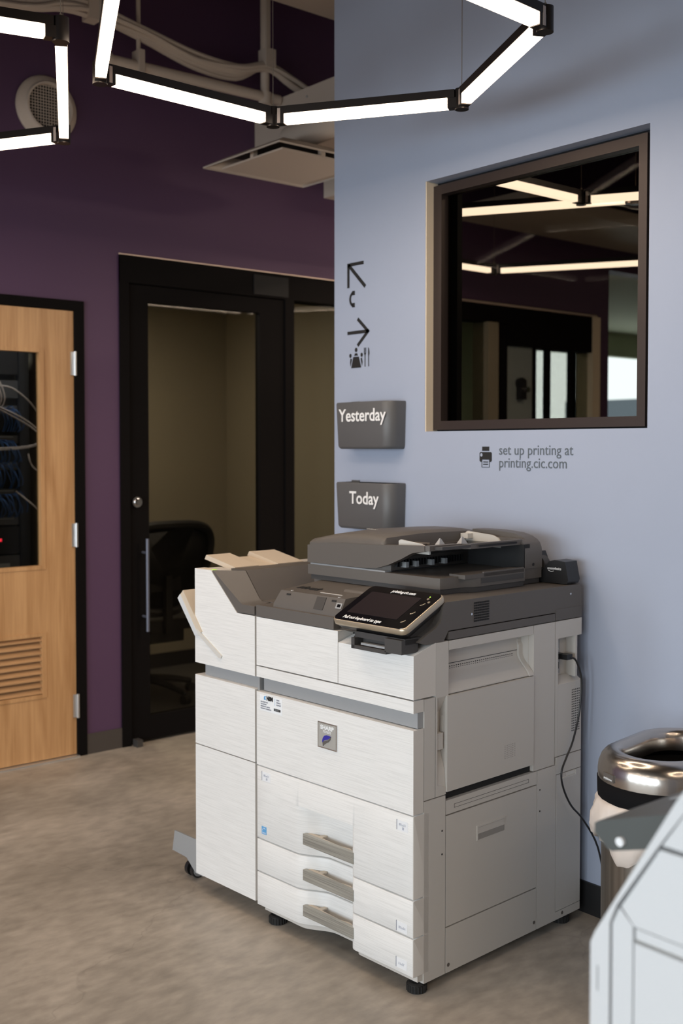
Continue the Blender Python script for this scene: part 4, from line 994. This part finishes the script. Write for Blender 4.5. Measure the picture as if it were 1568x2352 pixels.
for k in range(9):
    y = .72 + k * .018; m.tube([(.33, y, 1.80), (.39, y + .02, 1.83), (.41, y + .05, 1.74), (.38, y + .03, 1.68), (.40, y - .04, 1.73)], .0042, n=6)
o = m.build('white_cable_loops', 'cable_white', None, kind='stuff', label='bunch of hanging white cable loops at the upper left of the door glass', category='cables'); o.location = (-5.85, 1.42, 0)
cg = 'loose white cables in the server rack'
for pts, lab in (([(.39, .70, 1.76), (.42, .85, 1.70), (.44, 1.0, 1.63), (.44, 1.10, 1.55), (.42, 1.09, 1.50), (.40, .98, 1.475), (.39, .70, 1.465)], 'long white cable sweeping in a loop across the blue rows'),
                 ([(.39, .70, 1.745), (.42, .86, 1.685), (.44, 1.02, 1.60), (.45, 1.085, 1.54), (.43, 1.07, 1.50), (.41, .96, 1.482), (.40, .70, 1.475)], 'inner white cable of the looping pair across the blue rows'),
                 ([(.35, .88, 1.80), (.40, .95, 1.79), (.42, 1.03, 1.73), (.40, 1.10, 1.66)], 'white cable running down to the right from the upper rack panel'),
                 ([(.36, .99, 1.255), (.40, 1.02, 1.22), (.42, 1.07, 1.17), (.40, 1.11, 1.13)], 'short white cable running down to the right low in the rack'),
                 ([(.38, 1.05, 1.45), (.40, 1.06, 1.39), (.41, 1.10, 1.35), (.40, 1.11, 1.33)], 'short white cable hanging beside the rack post at mid height')):
    o = MB().tube(pts, .0042, n=8).build('white_cable', 'cable_white', None, label=lab, category='cable', group=cg); o.location = (-5.85, 1.42, 0)

# ================================================================== OFFICE CHAIR IN THE PHONE ROOM
OC = empty('office_chair', (-5.72, 3.30, 0), R(0), 'black mesh back office chair behind the glass door', 'office chair')
def loopback(s):
    o = []
    for k in range(40):
        a = 2 * math.pi * k / 40
        c, si = math.cos(a), math.sin(a)
        x = math.copysign(abs(c) ** .55, c); z = math.copysign(abs(si) ** .6, si)
        wv = .27 + .045 * z * (1 if z > 0 else 2.2)
        o.append((.235 + .03 * math.cos(x * 1.3) + .05 * z, x * wv * s, .79 + .255 * z * s))
    return o
lb = loopback(1.0)
m = MB(); m.tube(lb + [lb[0]], .026, n=8, smooth=False); m.build('back_frame', 'chair_black', OC)
m = MB(); m.poly(loopback(.98)); m.build('back_mesh', 'chair_black', OC, solid=.004)
m = MB(); m.box(.20, .24, -.10, .10, .66, .80, bev=.02); m.box(.24, .28, -.02, .02, .42, .75, bev=.01); m.build('lumbar_support', 'chair_black', OC)
m = MB(); m.box(-.26, .24, -.25, .25, .43, .49, bev=.025, seg=3); m.build('seat', 'chair_black', OC)
for s_ in (-1, 1):
    m = MB(); m.tube([(.20, s_ * .27, .50), (.20, s_ * .31, .60), (.10, s_ * .32, .66)], .016, n=8); m.box(-.14, .13, s_ * .32 - .04, s_ * .32 + .04, .655, .685, bev=.012); m.build('armrest', 'chair_black', OC)
m = MB(); m.cyl((0, 0, .10), (0, 0, .43), .03, n=16); m.box(-.12, .22, -.13, .13, .36, .43, bev=.03); m.build('column', 'chair_black', OC)
for k in range(5):
    a = 2 * math.pi * k / 5 + .3; c, s_ = math.cos(a), math.sin(a)
    m = MB(); m.tube([(0, 0, .12), (c * .16, s_ * .16, .10), (c * .31, s_ * .31, .065)], lambda t: .026 - .010 * t, n=8); l_ = m.build('leg', 'chair_black', OC)
    MB().cyl((c * .31 - s_ * .02, s_ * .31 + c * .02, .028), (c * .31 + s_ * .02, s_ * .31 - c * .02, .028), .028, n=16).build('caster', 'chair_black', l_)
